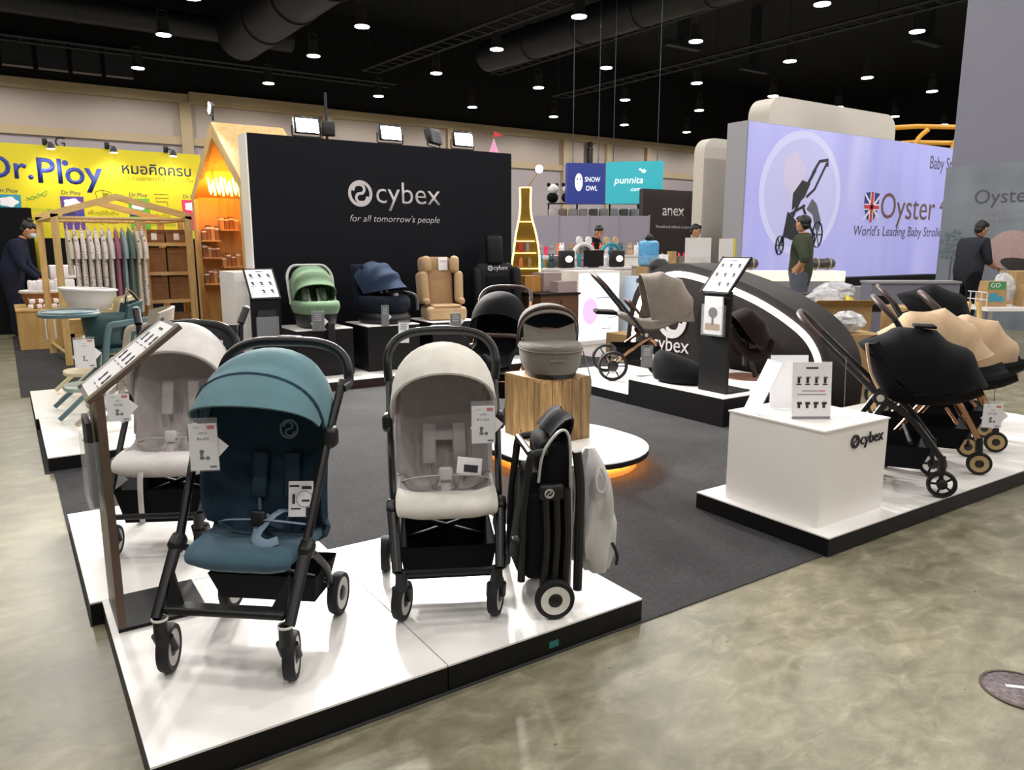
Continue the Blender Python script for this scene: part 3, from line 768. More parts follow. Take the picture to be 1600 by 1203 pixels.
blk = dict(hw=.20, tube='tube2', handle=(.455, .87), hub=(.05, .48), fy=-.255, ry=.22, fr=.068, rr=.10, fx=.19, spf=5, spr=5, rimf='plastic', rimr='plastic', grip='leather',
           chub=(-.10, .50), cw=.19, rad=[(8, .33), (35, .33), (60, .30), (90, .325), (115, .325), (140, .345)], ribs=4, sag=.06, p=.5, canopy='f_black', seat='f_black',
           prof=[(-.40, .52, .17, .05), (-.3, .47, .175, .06), (-.15, .45, .18, .07), (0, .47, .18, .08), (.08, .60, .175, .07), (.13, .73, .165, .05)], basket=(-.2, .26, .12, .24))
s4 = travel('black buggy with a domed black hood beside the white plinth', (3.737, 2.103), 33.5, blk)
MB().rbox((-.02, -.13, .822), (.14, .1, .014), .006).build('hood_vent_flap', 'f_black', s4)
MB().tube(spline([(-.18, .06, .52), (-.17, .1, .60), (-.16, .13, .74)], 4), .02, 8, flat=.3).build('sand_lining_edge', 'f_sand', s4)
sand = dict(blk); sand.update(tube='rose', handle=(.32, .93), hub=(.0, .50), fr=.062, rimf='rimtan', spf=0, rimr='rimtan', spr=0, canopy='f_sand', seat='f_black', emblem='rimtan', cw=.195,
            chub=(.0, .56), rad=[(15, .30), (45, .30), (70, .315), (95, .32), (125, .33), (150, .33)], ribs=4, sag=.085, p=.6, tube2='plastic')
travel('gold framed buggy with a sand scalloped hood behind the black buggy', (4.295, 2.19), 33.5, sand)
sand2 = dict(sand); sand2.update(handle=(.20, .93), rad=[(-10, .33), (10, .34), (40, .33), (70, .32), (95, .30), (120, .28)], ribs=4, chub=(-.04, .50))
travel('gold framed buggy with a sand hood standing farthest along the platform', (4.86, 2.36), 33.5, sand2)
blk2 = dict(sand); blk2.update(canopy='f_black', tube='tube2', handle=(.30, .93), rad=[(10, .3), (50, .33), (90, .34), (130, .33)], ribs=3, chub=(-.04, .62))
travel('black hooded buggy half hidden behind the sand hooded ones', (5.42, 2.86), 33.5, blk2)

# --- taupe stroller, seat facing the handle
tau = dict(hw=.23, tube='rose', tube2='tube2', handle=(.42, .96), hub=(-.05, .42), fy=-.22, ry=.25, fr=.085, rr=.138, fx=.10, spf=6, spr=6, rimf='plastic', rimr='plastic', grip='leather',
           chub=(-.10, .56), cw=.20, rad=[(-4, .44), (20, .45), (47, .462), (70, .445), (102, .41)], ribs=4, sag=.05, p=.5, canopy='f_taupe', seat='f_taupe',
           prof=[(.18, .60, .14, .02), (.1, .58, .15, .04), (.0, .54, .16, .06), (-.12, .53, .165, .07), (-.28, .58, .165, .07), (-.45, .66, .15, .05)], basket=(-.2, .22, .18, .30))
s5 = travel('taupe stroller with rose gold frame and big spoked wheels facing its handle', (4.905, 5.243), 56.3, tau)
MB().tube(fillet([(-.17, .0, .60), (-.17, .10, .72), (.17, .10, .72), (.17, .0, .60)], .05), .014, 8).build('bumper_bar', 'leather', s5)
MB().rbox((0, .30, .61), (.26, .2, .035), .014, (.05, 0, 0)).build('leg_rest', 'f_black', s5)
# --- black stroller behind the crate
cen = dict(hw=.21, tube='rose', handle=(.40, .98), hub=(.10, .52), fy=-.26, ry=.26, fr=.07, rr=.11, fx=.14, spf=5, spr=5, rimf='plastic', rimr='plastic', grip='leather',
           chub=(.08, .60), cw=.205, rad=[(48, .28), (70, .33), (95, .36), (120, .36), (150, .33)], ribs=2, sag=.02, p=.5, canopy='f_black', seat='f_black',
           prof=[(-.28, .42, .16, .02), (-.18, .47, .165, .04), (-.05, .48, .17, .06), (.08, .50, .17, .08), (.16, .65, .17, .08), (.22, .85, .16, .05)], basket=(-.2, .22, .18, .3))
s6 = travel('black stroller with thin rose gold legs behind the wooden crate', (3.06, 4.80), -46, cen, base=.004)
MB().tube(fillet([(-.2, -.02, .60), (-.2, -.22, .66), (.2, -.22, .66), (.2, -.02, .60)], .08), .016, 8).build('bumper_bar', 'leather', s6)
# --- dark brown baby rocker on the tall platform
t = thing('baby_rocker', 'dark brown hooded baby rocker on a round brown disc behind the black info stand', 'rocker', (5.12, 4.13, .217), 56.3)
MB().lathe([(0, .006), (.19, .006), (.195, 0), (0, 0)], n=32).build('floor_disc', mat('brown_disc', '#6d4a3c', .5), t)
for s_ in (-1, 1): MB().tube([(s_ * .05, -.09 - s_ * .02, .012), (s_ * .04, -.02, .16)], [.022, .018], 8, flat=.5).build('foot', 'plastic', t)
MB().tube([(0, .0, .10), (0, .02, .3)], .03, 10).build('stem', 'plastic', t)
canopy(t, 'f_brown', (.02, .33), .17, [(-30, .2), (0, .2), (30, .2), (60, .215), (95, .255), (125, .24)], 4, .04, p=.5)
seat(t, 'f_brown', [(.17, .44, .13, .03), (.08, .30, .14, .05), (-.02, .22, .15, .06), (-.12, .26, .15, .05), (-.15, .34, .14, .03)], 'seat_fabric', .03)
# black carrycot cover lying beside the info stand
t = tag(MB().loft([[(a * (1 + .06 * math.sin(5 * R(q))) * math.cos(R(q)) + sx, b_ * math.sin(R(q)), z) for q in range(0, 360, 15)] for a, b_, z, sx in
         ((.20, .13, 0, 0), (.26, .17, .02, 0), (.27, .18, .06, .0), (.24, .16, .11, .04), (.17, .12, .17, .11), (.09, .08, .22, .18), (.02, .02, .25, .22))]).build('foot_cover', 'f_black', None, 60, (4.52, 4.22, .217), (0, 0, R(120))),
        'soft black foot cover lying on the tall platform beside the info stand', 'cover')
# ================================================================== the booth's dark wall
WY = 7.72
t = thing('logo_wall', 'large dark partition wall carrying the silver cybex wordmark', 'wall', (3.6, WY, .004))
MB().bb(-1.52, 1.54, 0, .26, 0, 2.37).build('panel', 'navyblack', t)
MB().bb(-1.535, -1.52, 0, .26, 0, 2.372).build('white_end_panel', 'white', t)
MB().bb(-1.52, 1.54, .02, .24, 2.37, 2.376).build('top_cap', 'black', t)
wordmark(t, 'logo', (.03, -.001, 1.845), (90, 0, 0), 1.09)
text("for all tomorrow's people", t, 'logo', (.03, -.001, 1.585), width=1.07, shear=.28, ext=.004, name='slogan_lettering', off=-.006)
tag(MB().bb(1.80, 2.02, 7.40, 7.98, .004, 1.06).build('side_ledge', 'white'), 'low white ledge panel standing against the end of the dark logo wall', 'panel')

fl = [('white floodlight switched on above the green car seat', 2.70, 1), ('white floodlight switched on above the wall wordmark', 3.62, 1),
      ('unlit black floodlight turned to the side on top of the dark wall', 4.15, 0), ('white floodlight switched on above the beige car seat', 4.52, 1)]
glow = mat('flood_glow', '#ffffff', .5, var=0, emit=45., ecol='#fffdf8')
for lb, X, on in fl:
    t = thing('floodlight', lb, 'floodlight', (X, WY + .08, 2.385), 0 if on else 35)
    MB().tube(fillet([(-.15, 0, .11), (-.15, 0, .01), (.15, 0, .01), (.15, 0, .11)], .02), .008, 6).build('bracket', 'plastic', t)
    a = R(-14)
    h = MB().rbox((0, 0, .12), (.26, .06, .17), .015, (a, 0, 0)).build('housing', 'plastic', t)
    MB().box((0, -.034, .113), (.225, .006, .135), (a, 0, 0)).build('glass', glow if on else 'steel', h)
    b = MB()
    for k in range(6): b.box((-.1 + k * .04, .042, .13), (.006, .03, .13), (a, 0, 0))
    b.build('cooling_fins', 'plastic', h)
    if lb.startswith('white floodlight switched on above the green'):
        MB().rbox((.24, .03, .11), (.14, .05, .15), .015).build('second_housing', 'plastic', t)
tag(MB().tube([(2.95, 7.9, 2.384), (2.95, 7.9, 2.86)], .015, 8).build('steel_pole', 'steel'), 'thin grey pole standing up behind the dark logo wall', 'pole')

# boxes for the car seats
for lb, x0, x1 in (('black display box with white top under the green infant seat', 2.19, 2.74), ('black display box with white top under the navy car seat', 2.89, 3.45), ('black display box with white top under the beige booster', 3.60, 4.14)):
    t = thing('display_box', lb, 'display box', ((x0 + x1) / 2, 7.15, P))
    a = (x1 - x0) / 2
    MB().bb(-a, a, -.29, .29, 0, .44).build('body', 'black', t); MB().bb(-a, a, -.29, .29, .44, .448).build('top', 'white', t)
BT = P + .448

# --- green infant seat
t = thing('infant_car_seat', 'leaf green infant car seat with raised carry handle', 'car seat', (2.47, 7.12, BT), -4)
def shell(par, m, lev, name, x0=0, y0=0):
    rings = []
    for (a, b, z, cy) in lev:
        rings.append([(x0 + a * np.sign(math.cos(q)) * abs(math.cos(q)) ** .75, y0 + cy + b * np.sign(math.sin(q)) * abs(math.sin(q)) ** .75, z) for q in [2 * math.pi * k / 28 for k in range(28)]])
    return MB().loft(rings).build(name, m, par, smooth=60)
shell(t, 'plastic', [(.15, .2, 0, 0), (.17, .24, .03, 0), (.185, .27, .12, .0), (.2, .28, .2, .02)], 'base_shell')
shell(t, 'f_green', [(.195, .275, .14, 0), (.215, .29, .2, 0), (.215, .28, .245, .02), (.19, .25, .26, .03), (.165, .22, .24, .03)], 'rim_pad')
seat(t, 'f_greend', [(-.2, .22, .13, .03), (-.08, .16, .14, .05), (.04, .15, .14, .06), (.12, .25, .14, .07), (.2, .42, .13, .05)], 'inner_seat', .02)
for s in (-1, 1):
    MB().rbox((s * .09, .05, .30), (.06, .09, .14), .025, (-.4, 0, 0)).build('side_wing', 'f_green', t)
canopy(t, 'f_green', (.08, .22), .20, [(42, .29), (75, .345), (100, .37), (125, .36), (155, .30)], 4, .09, p=.38)
for s in (-1, 1): MB().rbox((s * .05, .05, .30), (.035, .02, .14), .008, (-.5, 0, 0)).build('harness_pad', 'f_grey', t)
MB().tube(fillet([(-.215, .06, .22), (-.22, .16, .50), (-.16, .20, .585), (.16, .20, .585), (.22, .16, .50), (.215, .06, .22)], .1), .014, 8).build('carry_handle', 'rimgrey', t)
MB().rbox((.06, -.285, -.065), (.07, .045, .25), .01).build('load_leg', 'plastic', t)
# --- navy swivel seat
t = thing('toddler_car_seat', 'navy swivel car seat with a ribbed navy sun hood', 'car seat', (3.20, 7.14, BT), 30)
shell(t, 'plastic', [(.2, .24, 0, 0), (.215, .27, .04, 0), (.2, .25, .09, 0), (.16, .2, .13, .02)], 'swivel_base')
shell(t, 'f_navyd', [(.17, .22, .1, 0), (.21, .26, .16, 0), (.225, .27, .24, .02), (.2, .24, .28, .04), (.165, .2, .25, .04)], 'seat_shell')
seat(t, 'f_navyd', [(-.2, .24, .14, .03), (-.08, .2, .15, .06), (.08, .2, .15, .08), (.16, .35, .16, .09), (.2, .56, .15, .06)], 'inner_seat', .03)
canopy(t, 'f_navy', (.12, .30), .185, [(10, .36), (28, .33), (60, .325), (90, .325), (125, .30)], 4, .08, p=.45)
MB().rbox((-.02, .26, .36), (.3, .09, .46), .045, (-.12, 0, 0)).build('back_shell', 'f_navyd', t)
for s in (-1, 1): MB().rbox((s * .05, .02, .36), (.035, .02, .14), .008, (-.4, 0, 0)).build('harness_pad', 'f_grey', t)
MB().rbox((0, -.14, .27), (.06, .04, .07), .015).build('buckle', 'rimgrey', t)
MB().tube(spline([(.2, -.1, .3), (.24, -.22, .26), (.18, -.28, .12)], 4), .02, 8).build('rebound_bar', 'plastic', t)
# --- beige booster
t = thing('booster_seat', 'beige high-back booster seat with winged headrest', 'car seat', (3.90, 7.2, BT), -14)
MB().rbox((0, -.05, .07), (.42, .40, .14), .04).build('seat_cushion', 'f_beige', t)
MB().rbox((0, -.08, .145), (.3, .32, .03), .014).build('seat_pad', 'f_beiged', t)
MB().rbox((0, .13, .32), (.30, .09, .42), .04, (-.14, 0, 0)).build('back_panel', 'f_beiged', t)
for s in (-1, 1):
    MB().rbox((s * .2, .06, .33), (.09, .19, .34), .042, (-.14, 0, s * -.2)).build('shoulder_wing', 'f_beige', t)
    MB().rbox((s * .165, .10, .57), (.10, .19, .18), .045, (-.14, 0, s * -.25)).build('head_wing', 'f_beige', t)
    MB().rbox((s * .19, -.03, .19), (.07, .2, .07), .03).build('armrest', 'f_beige', t)
MB().rbox((0, .16, .57), (.26, .08, .17), .04, (-.14, 0, 0)).build('headrest', 'f_beiged', t)
pp = MB().rbox((.04, .105, .58), (.1, .004, .14), .002, (-.14, 0, 0)).build('paper_label', 'paper', t)
for k in range(4): MB().box((.04, .1005 + k * .004, .61 - k * .025), (.07, .001, .006), (-.14, 0, 0)).build('print', 'greyprint', pp)
# --- black vehicle seat
t = thing('vehicle_seat', 'black demonstration vehicle seat with small cybex print on its backrest', 'seat', (4.66, 7.24, P), -14)
MB().rbox((0, -.1, .30), (.5, .5, .2), .06).build('seat_cushion', 'f_navyd', t)
MB().rbox((0, .0, .1), (.42, .4, .2), .02).build('pedestal', 'black', t)
MB().rbox((0, .17, .70), (.46, .13, .66), .06, (-.12, 0, 0)).build('backrest', fabric('seat_vinyl', '#101116', .5, bump=.05), t)
for s in (-1, 1): MB().rbox((s * .235, .12, .68), (.11, .2, .6), .05, (-.12, 0, s * .0)).build('side_bolster', fabric('seat_vinyl', '#1b1c22'), t)
MB().rbox((0, .20, 1.17), (.2, .11, .34), .05, (-.12, 0, 0)).build('headrest', fabric('seat_vinyl', '#1b1c22'), t)
wordmark(t, 'logo', (0, .065, .97), (83, 0, 0), .24)
MB().rbox((0, .11, .78), (.26, .03, .2), .012, (-.12, 0, 0)).build('centre_panel', 'f_black', t)

# ================================================================== sign stands
def prints(par, rows, y, m='ink', axis='y'):
    for (x, z, a, b) in rows: MB().box((x, y, z), (a, .0012, b)).build('print', m, par)
def sign_stand(label, O, rz, zb, m, h=.79, cards=None, slope=40, hold=None):
    t = thing('sign_stand', label, 'sign stand', (O[0], O[1], zb), rz)
    MB().bb(0, .27, -.135, .135, 0, .012).build('base_plate', 'black', t)
    MB().bb(0, .024, -.135, .135, .012, h).build('column', m, t)
    a = R(slope); L = .35; cx, cz = L / 2 * math.cos(a) - .02, h + L / 2 * math.sin(a) - .02
    e = bpy.data.objects.new('x', None)
    f = MB().box((0, 0, 0), (L, .275, .014)).build('panel_frame', m, t, loc=(cx, 0, cz), rot=(0, -a, 0))
    MB().box((0, 0, .008), (L - .03, .25, .003)).build('sheet', 'paper', f)
    b = MB()
    rnd = random.Random(5)
    for r_ in range(3):
        for k in range(2 + (r_ > 0)):
            x_, y_ = -.09 + r_ * .09, -.08 + k * .08
            b = MB().box((x_, y_, .0105), (.026, .014, .0012)).ell((x_ + .008, y_ + .006, .0105), (.011, .014, .001), n=10, m=4).ell((x_ - .016, y_ + .006, .0105), (.005, .007, .001), n=8, m=4).ell((x_ - .016, y_ - .008, .0105), (.005, .007, .001), n=8, m=4)
            b.build('stroller_picture', 'ink', f); MB().box((x_ - .034, y_, .0105), (.004, .045, .0012)).build('caption_line', 'greyprint', f)
    MB().box((.135, 0, .0105), (.008, .06, .0012)).build('heading_line', 'ink', f)
    for s in (-1, 1): MB().box((0, s * .131, .010), (L, .012, .008)).build('frame_rail', 'chrome' if m != 'black' else 'tube', f)
    if hold:
        z0, z1, y0, y1 = hold
        hh = MB().bb(-.04, -.036, y0, y1, z0, z1).bb(-.04, 0, y0, y0 + .003, z0, z1).bb(-.04, 0, y1 - .003, y1, z0, z1).bb(-.04, 0, y0, y1, z0, z0 + .003).build('brochure_holder', 'clear', t)
        br = MB().bb(-.028, -.012, y0 + .015, y1 - .015, z0 + .01, z1 + .06).build('brochure', cards or 'paper', t)
        if cards is None or cards == 'paper':
            MB().ell((-.0285, 0, z0 + .17), (.001, .045, .04)).build('pram_picture', 'ink', br)
            MB().bb(-.0292, -.0285, -.07, .07, z0 + .04, z0 + .09).build('ground_picture', 'card', br)
            MB().bb(-.0295, -.0285, -.01, .01, z0 + .08, z0 + .14).build('frame_picture', 'ink', br)
    return t
M['bronze'] = mat('bronze_steel', '#5d4c40', .42, metal=.2, var=.08)
sign_stand('bronze coloured sign stand with slanted panel at the platform edge', (.192, 2.68), 0, P, 'bronze', .77, 'steel', 38, (.40, .62, -.1, .1))
sign_stand('black info stand with slanted panel and stroller brochure on the tall platform', (4.37, 3.83), 0, .217, 'black', .76, 'paper', 48, (.43, .66, -.1, .1))
sign_stand('black info stand with slanted panel beside the end of the dark logo wall', (1.98, 7.05), 90, .004, 'black', .84, 'steel', 50, (.45, .66, -.1, .1))

# ================================================================== plinth with acrylic signs
t = thing('plinth', 'plain white cube plinth with black cybex wordmark on its side', 'plinth', (3.09, 2.12, P))
MB().bb(-.245, .245, -.255, .255, 0, .43).build('body', 'white', t); MB().bb(-.25, .25, -.26, .26, .43, .438).build('top', 'white', t)
wordmark(t, 'ink', (.08, -.2555, .36), (90, 0, 0), .25)
PT = P + .438
def holder(label, O, rz, w, h, lean=8, printed=True):
    t = thing('sign_holder', label, 'sign holder', (O[0], O[1], PT), rz)
    a = R(-lean); c_ = (0, math.sin(-a) * h / 2 * 0, h / 2)
    sh = MB().box((0, .0, h / 2), (w, .003, h), (a, 0, 0)).build('acrylic_sheet', 'clear', t)
    MB().bb(-w / 2, w / 2, -.035, .05, 0, .003).build('foot', 'clear', t)
    if printed:
        pg = MB().box((0, -.003, h / 2), (w - .006, .0015, h - .006), (a, 0, 0)).build('page', 'paper' if printed < 3 else mat('frosted_film', '#d9dde0', .4, var=.05, alpha=.45), t)
        if printed == 2:
            sh2 = math.sin(a)
            def pb(x, z, dx, dz, m='ink'): MB().box((x, -.0045 + (z - h / 2) * math.tan(-a), z), (dx, .001, dz), (a, 0, 0)).build('print', m, pg)
            pb(0, h - .03, .055, .008)
            for k in range(4):
                x = -.06 + k * .04; pb(x, h - .085, .012, .028); pb(x + .003, h - .073, .02, .008, 'greyprint'); pb(x, h - .104, .022, .005)
            pb(-.01, .128, .07, .004, 'greyprint'); pb(.045, .128, .03, .004, 'red'); pb(0, .112, .13, .004, 'greyprint')
            for k in range(4): x = -.055 + k * .038; pb(x, .072, .022, .012); pb(x - .002, .058, .012, .016)
            pb(0, .006, w - .01, .012, 'greyprint')
    return t
holder('acrylic holder with a printed stroller list standing on the white plinth', (3.01, 2.055), -33, .185, .262, 6, 2)
holder('acrylic holder with a blank sheet seen from behind on the white plinth', (3.11, 2.25), -33, .185, .262, 4, 1)
holder('acrylic holder leaning back beside the blank sheet on the white plinth', (2.91, 2.24), 242, .16, .262, 24, 3)
holder('clear empty acrylic holder seen edge-on on the white plinth', (3.215, 2.02), 33, .17, .262, 2, 0)

# ================================================================== crate of planks with the carrycot
t = thing('wooden_crate', 'pine plank crate standing on the round white podium', 'crate', (2.785, 3.775, .1152))
cw, cd_, ch = .37, .41, .396
MB().bb(-cw / 2 + .012, cw / 2 - .012, -cd_ / 2 + .012, cd_ / 2 - .012, .006, ch - .014).build('core', mat('crate_core', '#5b4225', .8), t)
n = 5
for k in range(n):
    x0 = -cw / 2 + cw * k / n; x1 = x0 + cw / n - .004
    for s in (-1, 1): MB().bb(x0, x1, s * cd_ / 2 - (.012 if s > 0 else 0), s * cd_ / 2 + (.012 if s < 0 else 0), 0, ch - .014).build('plank', 'crate', t)
    MB().bb(x0, x1, -cd_ / 2, cd_ / 2, ch - .014, ch - .001 * (k % 2)).build('plank', 'crate', t)
for k in range(n):
    y0 = -cd_ / 2 + .013 + (cd_ - .026) * k / n; y1 = y0 + (cd_ - .026) / n - .004
    for s in (-1, 1): MB().bb(s * cw / 2 - (.012 if s > 0 else 0), s * cw / 2 + (.012 if s < 0 else 0), y0, y1, 0, ch - .014).build('plank', 'crate', t)
b = MB().ell((-.186, .02, .05), (.002, .006, .008)).build('knot', mat('wood_knot', '#4a3018', .7), t)

t = thing('carrycot', 'stone grey carrycot with navy lined hood on the wooden crate', 'carrycot', (2.82, 3.80, .1152 + .396), -27)
def sup(a, b, z, cy=0., n=32, e=.8): return [(a * np.sign(math.cos(2 * math.pi * k / n)) * abs(math.cos(2 * math.pi * k / n)) ** e, cy + b * np.sign(math.sin(2 * math.pi * k / n)) * abs(math.sin(2 * math.pi * k / n)) ** e, z) for k in range(n)]
MB().loft([sup(.15, .26, .0), sup(.16, .27, .035)]).build('base_shell', 'plastic', t, 50)
MB().loft([sup(.16, .27, .03), sup(.18, .29, .07), sup(.19, .30, .16), sup(.188, .30, .185)], cap=True).build('body', 'f_stone', t, 60)
MB().loft([sup(.193, .303, .165), sup(.195, .305, .18), sup(.185, .30, .198), sup(.15, .26, .207), sup(.05, .1, .21)]).build('cover', 'f_stone', t, 60)
MB().tube(sup(.195, .305, .168), .004, 6, True).build('cover_seam', 'f_taupe', t)
MB().rbox((0, -.300, .12), (.09, .004, .018), .002).build('logo_patch', 'f_taupe', t)
canopy(t, 'f_stone', (.10, .17), .185, [(62, .245), (80, .26), (100, .265), (125, .255), (155, .22)], 2, .015, p=.45)
canopy(t, 'f_navyd', (.10, .17), .178, [(63.5, .238), (80, .252), (100, .257), (125, .247), (155, .212)], 2, .015, p=.45, name='hood_lining')
MB().tube([(-.188 * math.cos(math.pi * j / 24), .10 - .262 * math.sin(math.pi * j / 24) ** .5 * math.cos(R(70)), .17 + .262 * math.sin(math.pi * j / 24) ** .5 * math.sin(R(70))) for j in range(25)], .013, 8).build('carry_handle', 'leather', t)
G = []
for i in range(7):
    u = i / 6
    G.append([(-.165 + .33 * j / 12, -.02 + .05 * u, .195 + (.12 - .045 * math.sin(math.pi * j / 12)) * u) for j in range(13)])
MB().sheet(G, .012).build('wind_flap', 'f_stone', t, 60)
MB().tube([(.192, -.1, .15), (.215, -.19, .03), (.222, -.215, -.02), (.215, -.225, -.12)], .004, 6).build('dangling_strap', 'f_taupe', t)

# ================================================================== the lit wave wall
t = thing('wave_wall', 'dark wave-shaped partition edged with a glowing white light strip', 'wall', (5.45, 4.7, .004))
out = spline([(1.25, 0), (1.27, .40), (1.17, .82), (.93, 1.05), (.60, 1.135), (.20, 1.085), (-.40, .925), (-.85, .72), (-1.08, .50), (-1.16, .25), (-1.16, 0)], 5)
poly = [(p[0], p[1]) for p in out]
# axes: first along Y, second up; thickness along +X
MB().prism(poly, .42, (0, 0, 0), (0, 1, 0), (0, 0, 1)).build('body', mat('wave_brown', '#17100f', .6, var=.06, vs=2., spec=.25), t, 30)
led = mat('led_strip', '#ffffff', .5, var=0, emit=9., ecol='#fff0d8')
inn = spline([(1.15, .12), (1.16, .40), (1.07, .75), (.87, .945), (.60, 1.03), (.20, .985), (-.37, .83), (-.80, .63), (-.985, .46), (-1.06, .25), (-1.06, .14)], 5)
inn = [np.array(p) for p in inn]
A = []
for i in range(len(inn)):
    tg = unit(inn[min(i + 1, len(inn) - 1)] - inn[max(i - 1, 0)]); nn = np.array([-tg[1], tg[0]])
    A.append((inn[i] - nn * .027, inn[i] + nn * .027))
MB().sheet([[(-.006, a[0], a[1]), (-.006, b_[0], b_[1])] for a, b_ in A], .008).build('light_strip', led, t, 30)
em = logo_mb(.20, .05, .008).build('emblem', 'logo', t, loc=(-.003, .62, .60), rot=(R(90), 0, R(-90)))
text('cybex', t, 'logo', (-.003, .63, .335), (90, 0, -90), width=.5, ext=.006, name='brand_lettering')

tag(MB().rbox((0, 0, .13), (.5, .42, .26), .004).build('cardboard_box', 'card', None, loc=(6.35, 6.85, 0)), 'taped brown cardboard box on the floor behind the taupe stroller', 'box')

# ================================================================== price tags
def price_tag(label, loc, rz, w=.062, h=.105, cord=.05, dark=False, extra=True, txts=()):
    t = thing('price_tag', label, 'price tag', loc, rz)
    cm = 'paper' if not dark else mat('black_card', '#222226', .6)
    k = MB().bb(-w / 2, w / 2, -.0012, .0012, -h, 0).build('card', cm, t)
    MB().bb(-w / 2 - .003, w / 2 + .003, -.003, -.0022, -h - .003, .018).build('plastic_sleeve', 'clear', t)
    MB().tube([(0, 0, .012), (.004, .01, cord)], .0015, 5).build('cord', 'ink', t)
    im = 'ink' if not dark else 'rimgrey'
    if extra:
        MB().box((.012, .005, -h * .55), (w * .95, .0015, w * 1.1), (0, .75, 0)).build('second_card', 'paper', t)
    if txts:
        text('cybex', k, 'greyprint', (-w * .22, -.0014, -.011), h=.0055, ext=.0003)
        MB().bb(w * .16, w * .42, -.0018, -.0013, -.017, -.006).build('sale_mark', 'red', k)
        text(txts[0], k, 'ink', (0, -.0014, -.029), h=.0055, ext=.0003)
        text(txts[1], k, 'ink', (0, -.0014, -.047), h=.0085, ext=.0003)
        MB().bb(-.011, -.003, -.002, -.0013, -h * .76, -h * .58).ell((-.006, -.0016, -h * .60), (.007, .0006, .006)).ell((-.006, -.0016, -h * .74), (.008, .0006, .005)).ell((.010, -.0016, -h * .74), (.006, .0006, .006)).build('stroller_print', 'ink', k)
        MB().bb(w * .18, w * .42, -.002, -.0013, -h * .95, -h * .91).build('print', 'ink', k)
    else:
        b = MB()
        for q in range(4): b.bb(-w * .3, w * .3, -.0022, -.0013, -.02 - q * .018, -.014 - q * .018)
        b.build('print', im, k)
    return t
# positions of the tags
def wpos(O, th, x, y, z):
    a = R(th); return (O[0] + x * math.cos(a) - y * math.sin(a), O[1] + x * math.sin(a) + y * math.cos(a), P + z)
price_tag('white price tag hanging from the blue stroller canopy', wpos((.557, 2.258), -40, -.12, -.035, .70), -25, .080, .142, .075, txts=('LIBELLE', '\u0e3f6,490'))
price_tag('white price tag hanging from the cream stroller canopy', wpos((1.212, 2.232), -27, .127, -.06, .685), -27, .078, .128, .075, txts=('ORFEO', '\u0e3f11,500'))
price_tag('white price tag hanging from the pale grey stroller canopy', wpos((.50, 3.335), -28, -.19, .02, .615), -20, .085, .115, .11, txts=('EEZY', '\u0e3f9,900'))
price_tag('white price tag hanging from the front of the black buggy', wpos((3.737, 2.103), 33.5, -.12, -.445, .47), -42, .085, .115, .09, txts=('MIOS', '\u0e3f19,900'))
price_tag('dark price tag hanging from the green infant seat', (2.38, 6.80, .70), -25, .11, .17, .06, dark=True)
price_tag('dark price tag hanging from the navy car seat', (3.07, 6.84, .72), -25, .07, .19, .05, dark=True)
price_tag('grey price tag hanging on a strap below the navy car seat', (3.24, 6.79, .56), -25, .1, .2, .12, extra=True)
price_tag('dark price tag hanging from the beige booster', (3.83, 6.79, .62), -25, .11, .16, .05, dark=True)
price_tag('dark price tag hanging from the taupe stroller axle', (4.70, 4.88, .42), -40, .1, .18, .12, dark=True)
price_tag('pink tinted price tag hanging from the teal high chair', (.42, 6.03, .66), -12, .13, .2, .08, txts=('LEMO', '\u0e3f7,900'))

